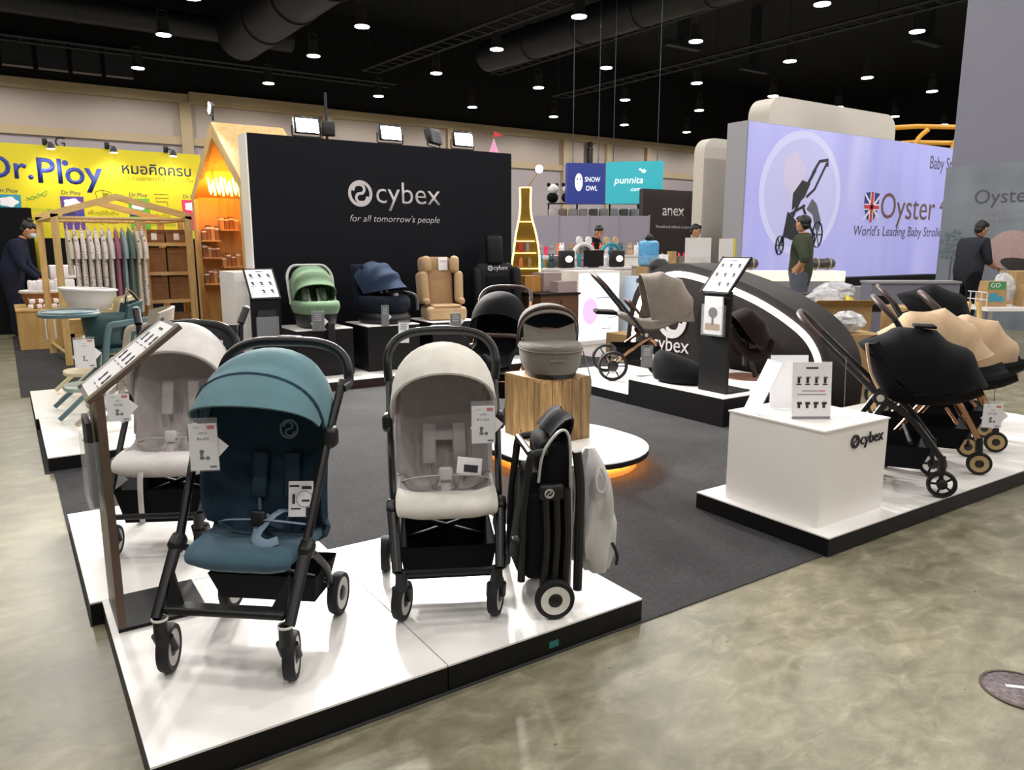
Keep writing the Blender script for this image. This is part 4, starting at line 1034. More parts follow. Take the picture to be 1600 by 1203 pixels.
# ================================================================== high chairs
M.update(teal=mat('teal_plastic', '#4f6a70', .45, var=.04), tealseat=mat('dark_teal_plastic', '#2c4a4c', .5, var=.04), sandp=mat('sand_plastic', '#a79d90', .45, var=.04),
         creamp=mat('cream_plastic', '#d5caa5', .45, var=.04), seafoam=mat('pale_green_plastic', '#9fb0a4', .4, var=.04), whitep=mat('white_plastic', '#dcd9d8', .4, var=.03))
def oval_plate(par, m, c, a, b, h, name):
    def ring(s, z): return [(c[0] + a * s * np.sign(math.cos(q)) * abs(math.cos(q)) ** .8, c[1] + b * s * np.sign(math.sin(q)) * abs(math.sin(q)) ** .8, c[2] + z) for q in [2 * math.pi * k / 28 for k in range(28)]]
    return MB().loft([ring(.95, -h / 2), ring(1, -h / 4), ring(1, h / 4), ring(.96, h / 2)]).build(name, m, par, 50)
def high_chair(label, O, rz, fm, sm, pm, tray=None):
    t = thing('high_chair', label, 'high chair', (O[0], O[1], P), rz)
    for s in (-1, 1):
        MB().tube([(-.33, s * .265, .021), (-.02, s * .235, .30)], .021, 8, flat=.8).build('front_leg', fm, t)
        MB().tube([(.30, s * .265, .021), (.02, s * .235, .30)], .021, 8, flat=.8).build('rear_leg', fm, t)
        MB().tube(fillet([(-.05, s * .235, .16), (.02, s * .235, .60), (.035, s * .235, .66), (.30, s * .235, .69)], .05), .019, 8, flat=1.2).build('upright', fm, t)
    MB().tube([(0, -.235, .27), (0, .235, .27)], .016, 8).build('cross_bar', fm, t)
    oval_plate(t, pm, (-.13, 0, .20), .15, .19, .03, 'footrest')
    oval_plate(t, sm, (.05, 0, .47), .17, .21, .035, 'seat')
    G = []
    for i in range(9):
        u = i / 8
        G.append([(.24 + .05 * u - .12 * (abs(j) / 6) ** 2, .2 * j / 6 * (1 - .12 * u * u), .52 + .30 * u - .03 * (abs(j) / 6) ** 2 * u) for j in range(-6, 7)])
    MB().sheet(G, .02).build('backrest', sm, t, 60)
    if tray:
        tr = oval_plate(t, tray, (-.19, 0, .735), .20, .25, .03, 'tray')
        MB().tube([(-.19 + .185 * math.cos(2 * math.pi * k / 28), .235 * math.sin(2 * math.pi * k / 28), .752) for k in range(28)], .007, 6, True).build('tray_rim', tray, tr)
        shell(t, 'tealseat', [(.10, .12, .46, .0), (.16, .17, .52, 0), (.18, .19, .70, 0), (.17, .18, .72, 0), (.1, .1, .60, 0)], 'baby_shell', .06, 0)
        for k in range(3): MB().tube(spline([(.16 + k * .02, -.05 + .04 * k, .80), (.2, -.06 + .05 * k, .90), (.28, -.04 + .05 * k, .80)], 4), .012, 6, flat=.4).build('harness_strap', ['f_sand', 'f_black', 'f_grey'][k], t)
    return t
high_chair('teal high chair with a round teal tray', (.555, 6.29), 0, 'teal', 'tealseat', 'seafoam', 'teal')
high_chair('sand coloured high chair without tray nearest the platform end', (.64, 5.51), 0, 'sandp', 'sandp', 'sandp')
high_chair('cream high chair under the white bouncer shell', (.60, 7.05), 0, 'creamp', 'creamp', 'creamp')
t = thing('bouncer_shell', 'white oval baby bouncer shell resting on the cream high chair', 'bouncer', (.56, 7.02, P + .70))
rings = []
for a, b_, z in ((.10, .10, .0), (.15, .16, .03), (.18, .2, .10), (.2, .23, .165), (.21, .24, .17), (.2, .23, .175), (.17, .2, .15), (.13, .14, .05), (.08, .08, .03)):
    rings.append([(a * math.cos(2 * math.pi * k / 28), b_ * math.sin(2 * math.pi * k / 28), z - .06 * (a * math.cos(2 * math.pi * k / 28))) for k in range(28)])
MB().loft(rings).build('shell', 'whitep', t, 60)
MB().tube([(.205 * math.cos(2 * math.pi * k / 28), .235 * math.sin(2 * math.pi * k / 28), .172 - .06 * .2 * math.cos(2 * math.pi * k / 28)) for k in range(28)], .01, 6, True).build('rim', 'whitep', t)
# ================================================================== yellow stand and wooden shop on the left
rnd = random.Random(11)
YW = 14.2
M.update(yellow=mat('yellow_print_wall', '#d9c916', .6, var=.02), blueink=mat('blue_print', '#2b3f96', .6, var=0), navyink=mat('navy_print', '#26305c', .6, var=0),
         tealink=mat('teal_print', '#2f8fa8', .6, var=0), purpleink=mat('purple_print', '#5a3d8e', .6, var=0), greenink=mat('green_print', '#5fa82f', .6, var=0), pinkink=mat('pink_print', '#e0335f', .6, var=0),
         softgreen=mat('soft_green_print', '#8fb23c', .6, var=0), olive=mat('olive_print', '#8a7d18', .6, var=0), blackcloth=fabric('black_cloth', '#0c0c0e'))
t = thing('yellow_wall', 'bright yellow printed partition wall with large blue Dr.Ploy lettering', 'wall', (1.0, YW, .004))
ox = 1.0
MB().bb(-3.2, 2.02, 0, .08, 0, 2.845).build('panel', 'yellow', t)
text('Dr.', t, 'blueink', (.245 - ox, -.002, 2.47), width=.60, ext=.002, off=.015)
text('Ploy', t, 'blueink', (1.05 - ox, -.002, 2.44), width=.90, ext=.002, off=.015)
MB().lathe([(0, 0), (.045, 0), (.045, .003), (0, .003)], (.985 - ox, -.004, 2.59), 'y', 16).build('dot_print', 'blueink', t)
MB().bb(1.665 - ox, 1.672 - ox, -.003, 0, 2.30, 2.55).build('divider_print', 'olive', t)
text('\u0e2b\u0e21\u0e2d\u0e04\u0e34\u0e14\u0e04\u0e23\u0e1a', t, 'navyink', (2.32 - ox, -.002, 2.545), width=1.06, ext=.002, off=.01)
text('\u0e23\u0e27\u0e1a\u0e23\u0e27\u0e21\u0e2d\u0e32\u0e2b\u0e32\u0e23\u0e17\u0e35\u0e48\u0e2a\u0e33\u0e04\u0e31\u0e0d \u0e27\u0e48\u0e32\u0e40\u0e1b\u0e47\u0e19', t, 'olive', (2.32 - ox, -.002, 2.40), width=1.1, ext=.001)
for k, (X, m) in enumerate(((.18, 'tealink'), (1.03, 'purpleink'), (2.0, 'greenink'), (2.83, 'pinkink'))):
    pk = MB().prism([(-.15, -.52), (.15, -.52), (.165, 0), (-.165, 0)], .003, (X - ox, -.0, 2.08), (1, 0, 0), (0, 0, 1)).build('pack_print', m, t)
    MB().prism([(.12 * math.cos(q) * (1 + .12 * math.cos(5 * q)), .075 * math.sin(q) * (1 + .12 * math.cos(5 * q))) for q in [2 * math.pi * i / 40 for i in range(40)]], .005, (X - ox, -.0, 1.97), (1, 0, 0), (0, 0, 1)).build('cloud_print', 'paper', pk)
    text('Dr.Ploy', t, 'navyink', (X - ox, -.002, 2.135), width=.27, ext=.001)
    if k == 1 or k == 2:
        MB().bb(X - ox - .15, X - ox + .03, -.006, -.003, 1.79, 1.84).build('band_print', 'navyink', pk)
        MB().lathe([(0, 0), (.045, 0), (.045, .003), (0, .003)], (X - ox + .11, -.007, 1.8), 'y', 16).build('round_print', 'blueink', pk)
def outline(par, pts, m, r=.006, name='icon_print'): return MB().tube(pts, r, 5, flat=.4, up=(0, 1, 0)).build(name, m, par)
outline(t, [(.42 - ox, -.003, 2.0), (.5 - ox, -.003, 2.07), (.56 - ox, -.003, 2.04), (.64 - ox, -.003, 2.12), (.7 - ox, -.003, 2.16)], 'softgreen', .01)
outline(t, [(.42 - ox, -.003, 2.05), (.5 - ox, -.003, 2.01), (.58 - ox, -.003, 2.11), (.66 - ox, -.003, 2.07), (.7 - ox, -.003, 2.12)], 'softgreen', .01)
sh = [(1.37, 2.16), (1.47, 2.2), (1.6, 2.16), (1.58, 2.05), (1.48, 1.96), (1.39, 2.05)]
outline(t, [(a - ox, -.003, b) for a, b in sh + sh[:1]], 'olive'); outline(t, [(1.48 - ox, -.003, 2.19), (1.48 - ox, -.003, 1.97)], 'olive')
MB().bb(1.48 - ox, 1.56 - ox, -.003, 0, 2.06, 2.15).build('icon_print', 'olive', t)
outline(t, [(2.24 - ox, -.003, 2.16), (2.46 - ox, -.003, 2.16), (2.46 - ox, -.003, 2.1), (2.26 - ox, -.003, 2.1), (2.26 - ox, -.003, 2.04), (2.44 - ox, -.003, 2.04), (2.44 - ox, -.003, 1.95)], 'olive')
for X, z, s in ((.55, 1.86, '\u0e40\u0e1e\u0e34\u0e48\u0e21\u0e04\u0e27\u0e32\u0e21\u0e2a\u0e39\u0e07'), (1.46, 1.83, '\u0e40\u0e1e\u0e34\u0e48\u0e21\u0e20\u0e39\u0e21\u0e34\u0e04\u0e38\u0e49\u0e21\u0e01\u0e31\u0e19'), (2.35, 1.80, '\u0e02\u0e31\u0e1a\u0e16\u0e48\u0e32\u0e22')):
    text(s, t, 'softgreen' if X < 1 else 'olive', (X - ox, -.002, z), h=.06, ext=.001)
    text('\u0e02\u0e2d\u0e07\u0e25\u0e39\u0e01\u0e19\u0e49\u0e2d\u0e22', t, 'olive', (X - ox, -.002, z - .14), h=.06, ext=.001)
for i, (X, lb) in enumerate(((.80, 'small black arm spotlight lit above the letter P on the yellow wall'), (1.66, 'small black arm spotlight lit above the divider line of the yellow wall'), (2.54, 'small black arm spotlight lit above the dark Thai lettering on the yellow wall'))):
    q = thing('spotlight', lb, 'spotlight', (X, YW, 2.85))
    MB().rbox((-.06, 0, .05), (.07, .07, .1), .01).tube([(-.06, 0, .06), (-.02, -.15, .04), (.0, -.26, .0)], .012, 6).build('arm', 'plastic', q)
    MB().lathe([(.02, .05), (.045, .02), (.065, -.05), (.06, -.05), (.0, -.03)], (0, -.28, -.03), n=16).build('shade', 'plastic', q)
    MB().lathe([(0, 0), (.055, 0), (.055, -.01), (0, -.01)], (0, -.28, -.075), n=16).build('bulb', mat('warm_bulb', '#fff6d8', .5, var=0, emit=40., ecol='#fff2cf'), q)
    light('SPOT', 'wall_wash_light', (X, YW - .3, 2.74), 22, (1, .93, .75), (X, YW - .06, 1.9), .04, 125, .8)
for lb, x0, x1, z1 in (('tall black cloth covered stand behind the bending woman', -1.2, .44, 1.86), ('low black cloth covered table behind the hanging baby clothes', .5, 2.9, 1.42)):
    q = thing('covered_table', lb, 'table', ((x0 + x1) / 2, 13.85, .004))
    a = (x1 - x0) / 2
    G = [[(-a + 2 * a * j / 30, -.28 + .012 * math.sin(j * 1.9) * (1 - i / 6), (z1 - .01) * i / 6) for j in range(31)] for i in range(7)]
    MB().sheet(G, .01).build('cloth_front', 'blackcloth', q); MB().bb(-a, a, -.28, .28, z1 - .012, z1).build('cloth_top', 'blackcloth', q)
    MB().bb(-a + .05, a - .05, -.2, .25, 0, z1 - .02).build('frame', 'black', q)
for k in range(5):
    q = tag(MB().rbox((0, 0, 0), (.34, .3, .2), .02).build('white_carton', 'paper', None, loc=(.62 + .03 * k, 13.3, .105 + .205 * k)), 'white carton in the stack standing behind the brown baskets', 'carton', 'white cartons behind the baskets')

# wooden counter with baskets
t = thing('wooden_counter', 'low pine plywood counter with a paper notice on its front', 'counter', (.55, 12.35, .004))
MB().bb(-.46, .75, -1.0, .30, .0, .48).build('body', 'ply', t); MB().bb(-.47, .76, -1.01, .31, .48, .50).build('top', 'ply', t)
nt_ = MB().bb(-.17, -.05, -1.008, -1.002, .12, .40).build('notice', 'paper', t)
MB().bb(-.155, -.075, -1.010, -1.0082, .14, .36).build('notice_picture', 'greyprint', nt_)
CT = .505
M['wicker'] = mat('brown_wicker', '#8a5a34', .8, var=.25, vs=60., bump=.6, bs=60.)
for i, (lb, X, Y) in enumerate((('oval brown wicker basket full of wrapped packs with a white cloth rim', .42, 12.0), ('second brown wicker basket beside the wooden rack post', .93, 12.35))):
    q = thing('wicker_basket', lb, 'basket', (X, Y, CT))
    rings = [[(a * math.cos(R(g)), b * math.sin(R(g)), z) for g in range(0, 360, 15)] for a, b, z in ((.2, .14, 0), (.24, .17, .1), (.26, .19, .2), (.25, .18, .2), (.22, .15, .1), (.15, .1, .03))]
    MB().loft(rings).build('basket_wall', 'wicker', q, 60)
    MB().tube([(.26 * math.cos(R(g)), .19 * math.sin(R(g)), .2) for g in range(0, 360, 15)], .022, 6, True).build('cloth_rim', 'f_pale', q)
    MB().bb(-.18, .18, -.12, .12, .1, .15).build('filling', 'paper', q)
def pack(label, loc, rz, d=(.16, .07, .06), band=True, group=None):
    t = thing('wrapped_pack', label, 'pack', loc, rz, group)
    MB().rbox((0, 0, d[2] / 2), d, .022).build('wrapper', 'paper', t)
    if band: MB().rbox((0, 0, d[2] / 2), (d[0] * .42, d[1] * 1.04, d[2] * 1.04), .02).build('brown_band', 'kraft', t)
    return t
for k in range(7):
    pack('upright wrapped pack poking out of the oval wicker basket', (.28 + .05 * k, 11.93 + .07 * (k % 2), CT + .155), rnd.uniform(-30, 30), (.06, .05, rnd.uniform(.16, .23)), False, 'packs in the basket')
for k in range(5):
    pack('white pack with a brown paper band lying on the wooden counter', (.30 + .17 * (k % 3) + .02 * (k > 2), 11.55 + .03 * (k // 3), CT + .066 * (k // 3)), rnd.uniform(-14, 14), group='banded packs on the counter')

# rack of baby clothes
def dotted(name, base, dot, sc=28., thr=.22):
    m = bpy.data.materials.new(name); m.use_nodes = True; nt = m.node_tree; b = nt.nodes['Principled BSDF']; b.inputs['Roughness'].default_value = .9
    tc = nt.nodes.new('ShaderNodeTexCoord'); v = nt.nodes.new('ShaderNodeTexVoronoi'); v.inputs['Scale'].default_value = sc; v.inputs['Randomness'].default_value = .5
    nt.links.new(tc.outputs['Object'], v.inputs['Vector']); r = nt.nodes.new('ShaderNodeValToRGB')
    r.color_ramp.elements[0].position = thr; r.color_ramp.elements[1].position = thr + .04; r.color_ramp.elements[0].color = lin(dot); r.color_ramp.elements[1].color = lin(base)
    nt.links.new(v.outputs['Distance'], r.inputs['Fac']); nt.links.new(r.outputs['Color'], b.inputs['Base Color']); return m
g_dot = dotted('white_with_black_dots', '#e6dcd5', '#3a3433', 34., .2); g_flo = dotted('white_with_grey_flowers', '#e4dbd4', '#a79e98', 22., .35); g_red = dotted('cream_with_brown_motifs', '#d2cab8', '#7a5a44', 16., .16)
g_rose = fabric('rose_cloth', '#a8697a'); g_ice = fabric('ice_blue_cloth', '#93a8ae'); g_sage = fabric('sage_cloth', '#5f7a6e'); g_white = fabric('white_cloth', '#dad5d0')
t = thing('clothes_rack', 'pine house-shaped rack holding baby clothes', 'rack', (0, 0, .004))
A = [(.515, 9.62), (1.86, 9.62), (.42, 10.85), (1.76, 10.85)]
for (x, y) in A: MB().bb(x - .035, x + .035, y - .03, y + .03, 0, 1.64).build('post', 'pine', t)
for y, xa, xb in ((9.62, .515, 1.86), (10.85, .42, 1.76)):
    xm = (xa + xb) / 2 - .06
    for e in (xa, xb):
        MB().prism([(e + (-.035 if e == xa else .035), 1.60), (xm, 1.80), (xm, 1.87), (e + (-.035 if e == xa else .035), 1.67)], .06, (0, y + .03, 0), (1, 0, 0), (0, 0, 1)).build('rafter', 'pinex', t)
    MB().tube([(xa, y, 1.60), (xb, y, 1.60)], .018, 8).build('rail', 'pinex', t)
for a, b in ((0, 2), (1, 3)):
    MB().tube([(A[a][0], A[a][1], 1.60), (A[b][0], A[b][1], 1.60)], .02, 6).build('side_rail', 'piney', t); MB().tube([(A[a][0], A[a][1], .12), (A[b][0], A[b][1], .12)], .02, 6).build('side_rail', 'piney', t)
def garment(label, x, m, L=.82, w=.13, group=None, y=9.62):
    t = thing('baby_suit', label, 'baby clothes', (x, y, 1.58 + .004), rnd.uniform(-4, 4), group)
    rings = []
    for i in range(11):
        u = i / 10; z = -.09 - L * u; a = (.011 + .013 * min(1, u * 3)) * (1 + .15 * u); b = w * (.45 + .55 * min(1, u * 4)) * (1 - .18 * u)
        rings.append([(a * (1 + .2 * math.sin(3 * q + 4 * u + x * 9)) * math.cos(q), b * math.sin(q), z) for q in [2 * math.pi * k / 18 for k in range(18)]])
    MB().loft(rings).build('cloth', m, t, 60)
    for s in (-1, 1): MB().tube([(0, s * w * .45, -.12), (.012, s * w * .95, -.28), (.015, s * w * .98, -.42)], [.02, .024, .02], 8).build('sleeve', m, t)
    MB().tube(spline([(0, 0, .02), (.012, 0, .035), (.018, 0, .015), (0, 0, -.05)], 4), .004, 5).tube([(0, -w * .5, -.11), (0, 0, -.06), (0, w * .5, -.11)], .007, 6).build('hanger', 'pine', t)
    return t
gi = 0
for x, m, L, lb in ((.60, g_red, .5, 'short cream baby suit with brown motifs at the end of the rail'), (.72, g_flo, .86, 'white baby suit with grey flowers next to the short one'), (.78, g_dot, .84, 'white baby suit with small black dots first of the pair'),
                    (.87, g_flo, .88, 'white flowered baby suit between the two dotted ones'), (.92, g_dot, .86, 'white baby suit with rows of black dots second of the pair'), (.99, g_flo, .84, 'pale flowered baby suit beside the rose one'), (1.04, g_white, .82, 'plain white baby suit beside the rose one'),
                    (1.13, g_rose, .90, 'dusty rose baby suit on the rail'), (1.215, g_ice, .93, 'ice blue baby suit on the rail'), (1.275, g_sage, .95, 'sage green baby suit on the rail'), (1.345, g_red, .93, 'cream baby suit with brown motifs beside the green one'), (1.41, g_flo, .86, 'white flowered baby suit last on the rail')):
    garment(lb, .62 + .067 * gi, m, L); gi += 1
# ladder shelf with kraft boxes
t = thing('ladder_shelf', 'pine ladder shelf filled with kraft paper boxes', 'shelf', (1.63, 10.05, .004))
for x in (-.22, .26):
    for y in (-.2, .2): MB().bb(x - .028, x + .028, y - .025, y + .025, 0, 1.62).build('post', 'pine', t)
for z in (.28, .63, .96, 1.30): MB().bb(-.25, .29, -.23, .23, z, z + .04).build('shelf_board', 'pinex', t)
for z, hh, lb in ((.32, .17, 'bottom board'), (.67, .27, 'second board'), (1.0, .28, 'third board'), (1.34, .15, 'top board')):
    for k in range(2):
        q = thing('kraft_carton', 'kraft paper carton on the %s of the ladder shelf' % lb, 'carton', (1.52 + .245 * k, 10.03, z + .005), 0, 'cartons on the %s' % lb)
        MB().box((0, 0, hh / 2), (.225, .3, hh)).build('box_body', 'kraft', q)
        MB().bb(-.1125, .1125, -.152, -.15, hh * .72, hh * .76).build('lid_line', mat('kraft_dark', '#7c5530', .8), q)
        if z > 1.3: MB().bb(-.03, .03, -.1535, -.1505, .03, .11).build('price_label', 'paper', q)
# wooden bench behind
q = thing('wooden_bench', 'low pine bench under the hanging baby suits', 'bench', (1.05, 10.3, .004))
MB().bb(-.5, .28, -.22, .22, .42, .46).build('seat_board', 'pinex', q); MB().bb(-.5, .28, -.21, -.18, 0.02, .30).build('front_board', 'pinex', q)
for x in (-.46, .24):
    for y in (-.18, .18): MB().bb(x - .03, x + .03, y - .03, y + .03, 0, .42).build('leg', 'pine', q)

# little wooden house glowing orange inside
t = thing('wooden_house', 'tall wooden house-shaped shop stand glowing orange inside', 'shop stand', (2.15, 9.5, .004))
M['amberwood'] = wood('amber_wood', '#c98a3c', '#dca258', 1.0, .6)
out = [(1.25, 0), (1.29, 1.95), (-.05, 2.70), (-1.24, 1.95), (-1.2, 0)]
inn = [(1.12, 0), (1.15, 1.90), (-.05, 2.53), (-1.1, 1.90), (-1.07, 0)]
for k in range(4):
    MB().prism([out[k], out[k + 1], inn[k + 1], inn[k]], .05, (0, 0, 0), (0, 1, 0), (0, 0, 1)).build('gable_board', 'pine', t)
for k, nm in ((0, 'side_wall'), (1, 'roof_panel'), (2, 'roof_panel'), (3, 'side_wall')):
    a, b = out[k], out[k + 1]; d = unit(np.array([-(b[1] - a[1]), b[0] - a[0]])) * .04 * (1 if k < 4 else 1)
    MB().prism([a, b, (b[0] + d[0], b[1] + d[1]), (a[0] + d[0], a[1] + d[1])], .78, (.05, 0, 0), (0, 1, 0), (0, 0, 1)).build(nm, 'ply', t)
MB().prism([inn[0], inn[1], inn[2], inn[3], inn[4]], .03, (.78, 0, 0), (0, 1, 0), (0, 0, 1)).build('back_wall', 'ply', t)
nm = thing('neon_sign', 'glowing warm neon lettering inside the wooden house', 'sign', (2.42, 10.2, 2.05), -90)
for k in range(4): MB().tube(spline([(0, .2 - k * .1, -.12), (-.005, .18 - k * .1, .12 - .05 * (k % 2)), (-.005, .15 - k * .1, -.10), (0, .12 - k * .1, .10)], 4), .013, 6).build('neon_tube', mat('neon_glow', '#ffd27a', .5, var=0, emit=42., ecol='#ffa030'), nm)
for k in (-.12, .14): MB().tube([(0, k, .05), (0, k, .20)], .004, 5).build('hanging_wire', 'steel', nm)
tl = thing('clip_lamp', 'small bright clip lamp on the ridge of the wooden house', 'lamp', (2.18, 9.45, 2.72))
MB().tube([(0, 0, 0), (.0, .0, .07)], .012, 6).build('stem', 'plastic', tl); MB().rbox((-.01, .02, .13), (.05, .09, .13), .015, (.6, 0, 0)).build('head', 'lampbody', tl)
MB().rbox((-.035, .0, .135), (.012, .075, .11), .005, (.6, 0, 0)).build('lamp_glass', glow, tl)
light('SPOT', 'clip_lamp_light', (2.10, 9.43, 2.85), 140, (1, .96, .9), (.9, 2.4, 0), .05, 70, .6)
for i, (z, x0, x1) in enumerate(((1.50, 2.43, 2.67), (1.36, 2.205, 2.415), (1.14, 2.205, 2.415), (1.02, 2.43, 2.67), (.80, 2.205, 2.415), (.66, 2.43, 2.67))):
    s = tag(MB().bb(x0, x1, -.26, 0, 0, .022).build('wall_shelf', 'pinex', None, loc=(0, 10.74, z)), 'small wooden wall shelf inside the glowing house', 'shelf', 'wall shelves in the wooden house')
    sp_ = .061 if x0 > 2.4 else .051
    for k in range(4):
        hh = rnd.uniform(.11, .19); d_ = .07
        q = thing('gift_box', 'slim brown gift box on a shelf inside the glowing house', 'box', (x0 + .029 + k * sp_, 10.61, z + .0225), 0, 'gift boxes in the wooden house')
        MB().box((0, 0, hh / 2), (sp_ * .86, .1, hh)).build('box_body', 'kraft' if (k + i) % 3 else 'f_beige', q); MB().box((0, 0, hh * .8), (sp_ * .89, .102, hh * .12)).build('ribbon', 'paper', q)
q = thing('shop_counter', 'narrow wooden counter under the shelves of the glowing house', 'counter', (2.62, 9.85, .004))
MB().bb(-.15, .22, -.75, .75, 0, .5).build('body', 'pine', q); MB().bb(-.17, .24, -.77, .77, .5, .53).build('top', 'pinex', q)
# ================================================================== stands behind on the right
M.update(gold=mat('gold_panel', '#8a6c22', .35, metal=.6, var=.1), goldled=mat('warm_led_line', '#fff0b0', .5, var=0, emit=2.5, ecol='#ffe58a'),
         dwood=wood('dark_wood', '#4a3020', '#6b4630', 1.2, .5, 'x'), owood=wood('orange_wood', '#9a6a2a', '#b98643', 1.2, .5), lilac=mat('lilac_partition', '#8f8a98', .6, var=.03),
         boxlilac=mat('mauve_carton', '#a08c8c', .7, var=.04), orangeled=mat('orange_goods', '#d9814d', .5, var=.1))  # small orange goods in their own plain colour
# bottle-shaped gold shelf
t = thing('bottle_shelf', 'gold bottle-shaped shelf outlined with warm light lines', 'shelf', (5.98, 8.64, .004), -33)
prof = [(-.20, 0), (-.20, .95), (-.155, 1.25), (-.13, 1.45), (-.075, 1.75), (-.075, 2.08), (.075, 2.08), (.075, 1.75), (.15, 1.45), (.19, 1.2), (.2, .95), (.2, 0)]
MB().prism(prof, .28, (0, .28, 0), (1, 0, 0), (0, 0, 1)).build('back_body', 'gold', t, 20)
L_ = [(a, -.004, z) for a, z in prof[1:6]]; R_ = [(a, -.004, z) for a, z in prof[6:11]]
for pts in (L_, R_): MB().tube(spline(pts, 4), .012, 6).build('light_line', 'goldled', t)
for z, w in ((.99, .19), (1.2, .15), (1.36, .13), (1.62, .1), (2.07, .075)): MB().bb(-w, w, -.05, 0, z, z + .012).build('shelf_board', 'goldled', t)
for k, (x, z, m) in enumerate(((-.06, 1.212, 'red'), (.03, 1.212, 'boxlilac'), (-.06, 1.002, 'orangeled'), (.06, 1.002, 'card'))):
    tag(MB().box((0, 0, .06), (.05, .04, .12)).box((0, 0, .13), (.03, .025, .03)).build('bottle', m, None, loc=(5.98 + x * .84 - .02, 8.64 - x * .54 - .03, z + .004), rot=(0, 0, R(-33))), 'small bottle on the gold lit shelf', 'bottle', 'bottles on the gold shelf')
q = thing('bulb_lamp', 'round glowing bulb on a thin arm above the gold shelf', 'lamp', (6.02, 8.62, 2.085))
MB().tube([(0, .03, 0), (.12, -.05, .2)], .007, 6).build('arm', 'gold', q); MB().ell((.13, -.06, .24), (.05, .05, .05)).build('bulb', glow, q)
# castle like pink tower behind the dark wall
t = thing('castle_tower', 'pink and blue toy castle tower with cone roof behind the dark wall', 'tower', (6.15, 9.7, .004))
MB().cyl((0, 0, 0), (0, 0, 2.15), .2, n=20).build('shaft', mat('sky_blue_print', '#8fc3e0', .6, var=.1, vs=4.), t); MB().lathe([(.24, 2.15), (0, 2.85)], n=20).build('cone_roof', mat('pink_print_roof', '#d893b8', .6), t)
MB().prism([(0, 0), (.16, .04), (0, .08)], .01, (0, 0, 2.86), (1, 0, 0), (0, 0, 1)).build('flag', 'red', t)
for k in range(3): MB().ell((-.14, -.14, .9 + .5 * k), (.03, .03, .05)).build('window_print', 'pinkink', t)
# cabinet and cartons by the aisle
def carton(label, c, d, m, rz=0, group=None, lid=True, name='carton'):
    t = thing(name, label, 'box', c, rz, group)
    MB().box((0, 0, d[2] / 2), d).build('box_body', m, t)
    if lid: MB().box((0, 0, d[2] - .01), (d[0] * 1.01, d[1] * 1.01, .012)).build('lid_edge', m, t)
    return t
t = thing('dark_cabinet', 'dark brown wooden cabinet behind the black stroller', 'cabinet', (5.85, 7.35, .0), 0)
MB().bb(-.75, -.2, -.3, .3, 0, .74).build('body', 'dwood', t); MB().bb(-.77, -.18, -.32, .32, .74, .765).build('top', 'black', t)
for x in (-.61, -.34): d_ = MB().bb(x - .12, x + .12, -.315, -.3, .08, .68).build('door', 'dwood', t); MB().ell((x + .09, -.33, .4), (.012, .012, .012)).build('knob', 'chrome', d_)
carton('orange brown wooden block on the dark cabinet', (5.24, 7.5, .767), (.24, .2, .19), 'owood', 0, lid=False, name='wooden_block')
carton('wide mauve carton on the dark cabinet, lower one in front', (5.50, 7.15, .767), (.28, .16, .13), 'boxlilac')
carton('mauve carton on the dark cabinet, taller one behind', (5.50, 7.48, .767), (.26, .24, .22), 'boxlilac')
# white glowing counter sign
t = thing('light_counter', 'white glowing counter front with a faint pink round print', 'counter', (6.60, 7.80, 0), 0)
MB().bb(-.36, .36, .0, .4, 0, .98).build('body', 'white', t)
MB().bb(-.34, .34, -.012, 0, .06, .94).build('light_panel', mat('counter_glow', '#f4f0fb', .5, var=0, emit=1.5, ecol='#f3ecfb'), t)
MB().lathe([(0, 0), (.13, 0), (.13, -.004), (0, -.004)], (-.16, -.014, .45), 'y', 28, sy=1.35).build('pink_print', mat('pale_pink_print', '#dcb6dc', .5, var=0, emit=.8, ecol='#e3b9e3'), t)
text('Flutter', t, 'tealink', (-.17, -.0135, .86), h=.055, ext=.001)
for x0, x1, z in ((-.05, .2, .62), (.12, .26, .40), (.16, .3, .35), (.05, .2, .2)): MB().bb(x0, x1, -.015, -.0122, z, z + .012).build('print', 'greyprint', t)
t = thing('glass_showcase', 'pale blue lit showcase beside the glowing counter', 'showcase', (7.25, 7.55, 0))
MB().bb(-.2, .25, -.1, .3, 0, .9).build('body', mat('pale_blue_case', '#b4c9d6', .25, var=.04), t); MB().bb(-.02, .03, -.115, -.1, .1, .85).build('light_tube', glow, t)
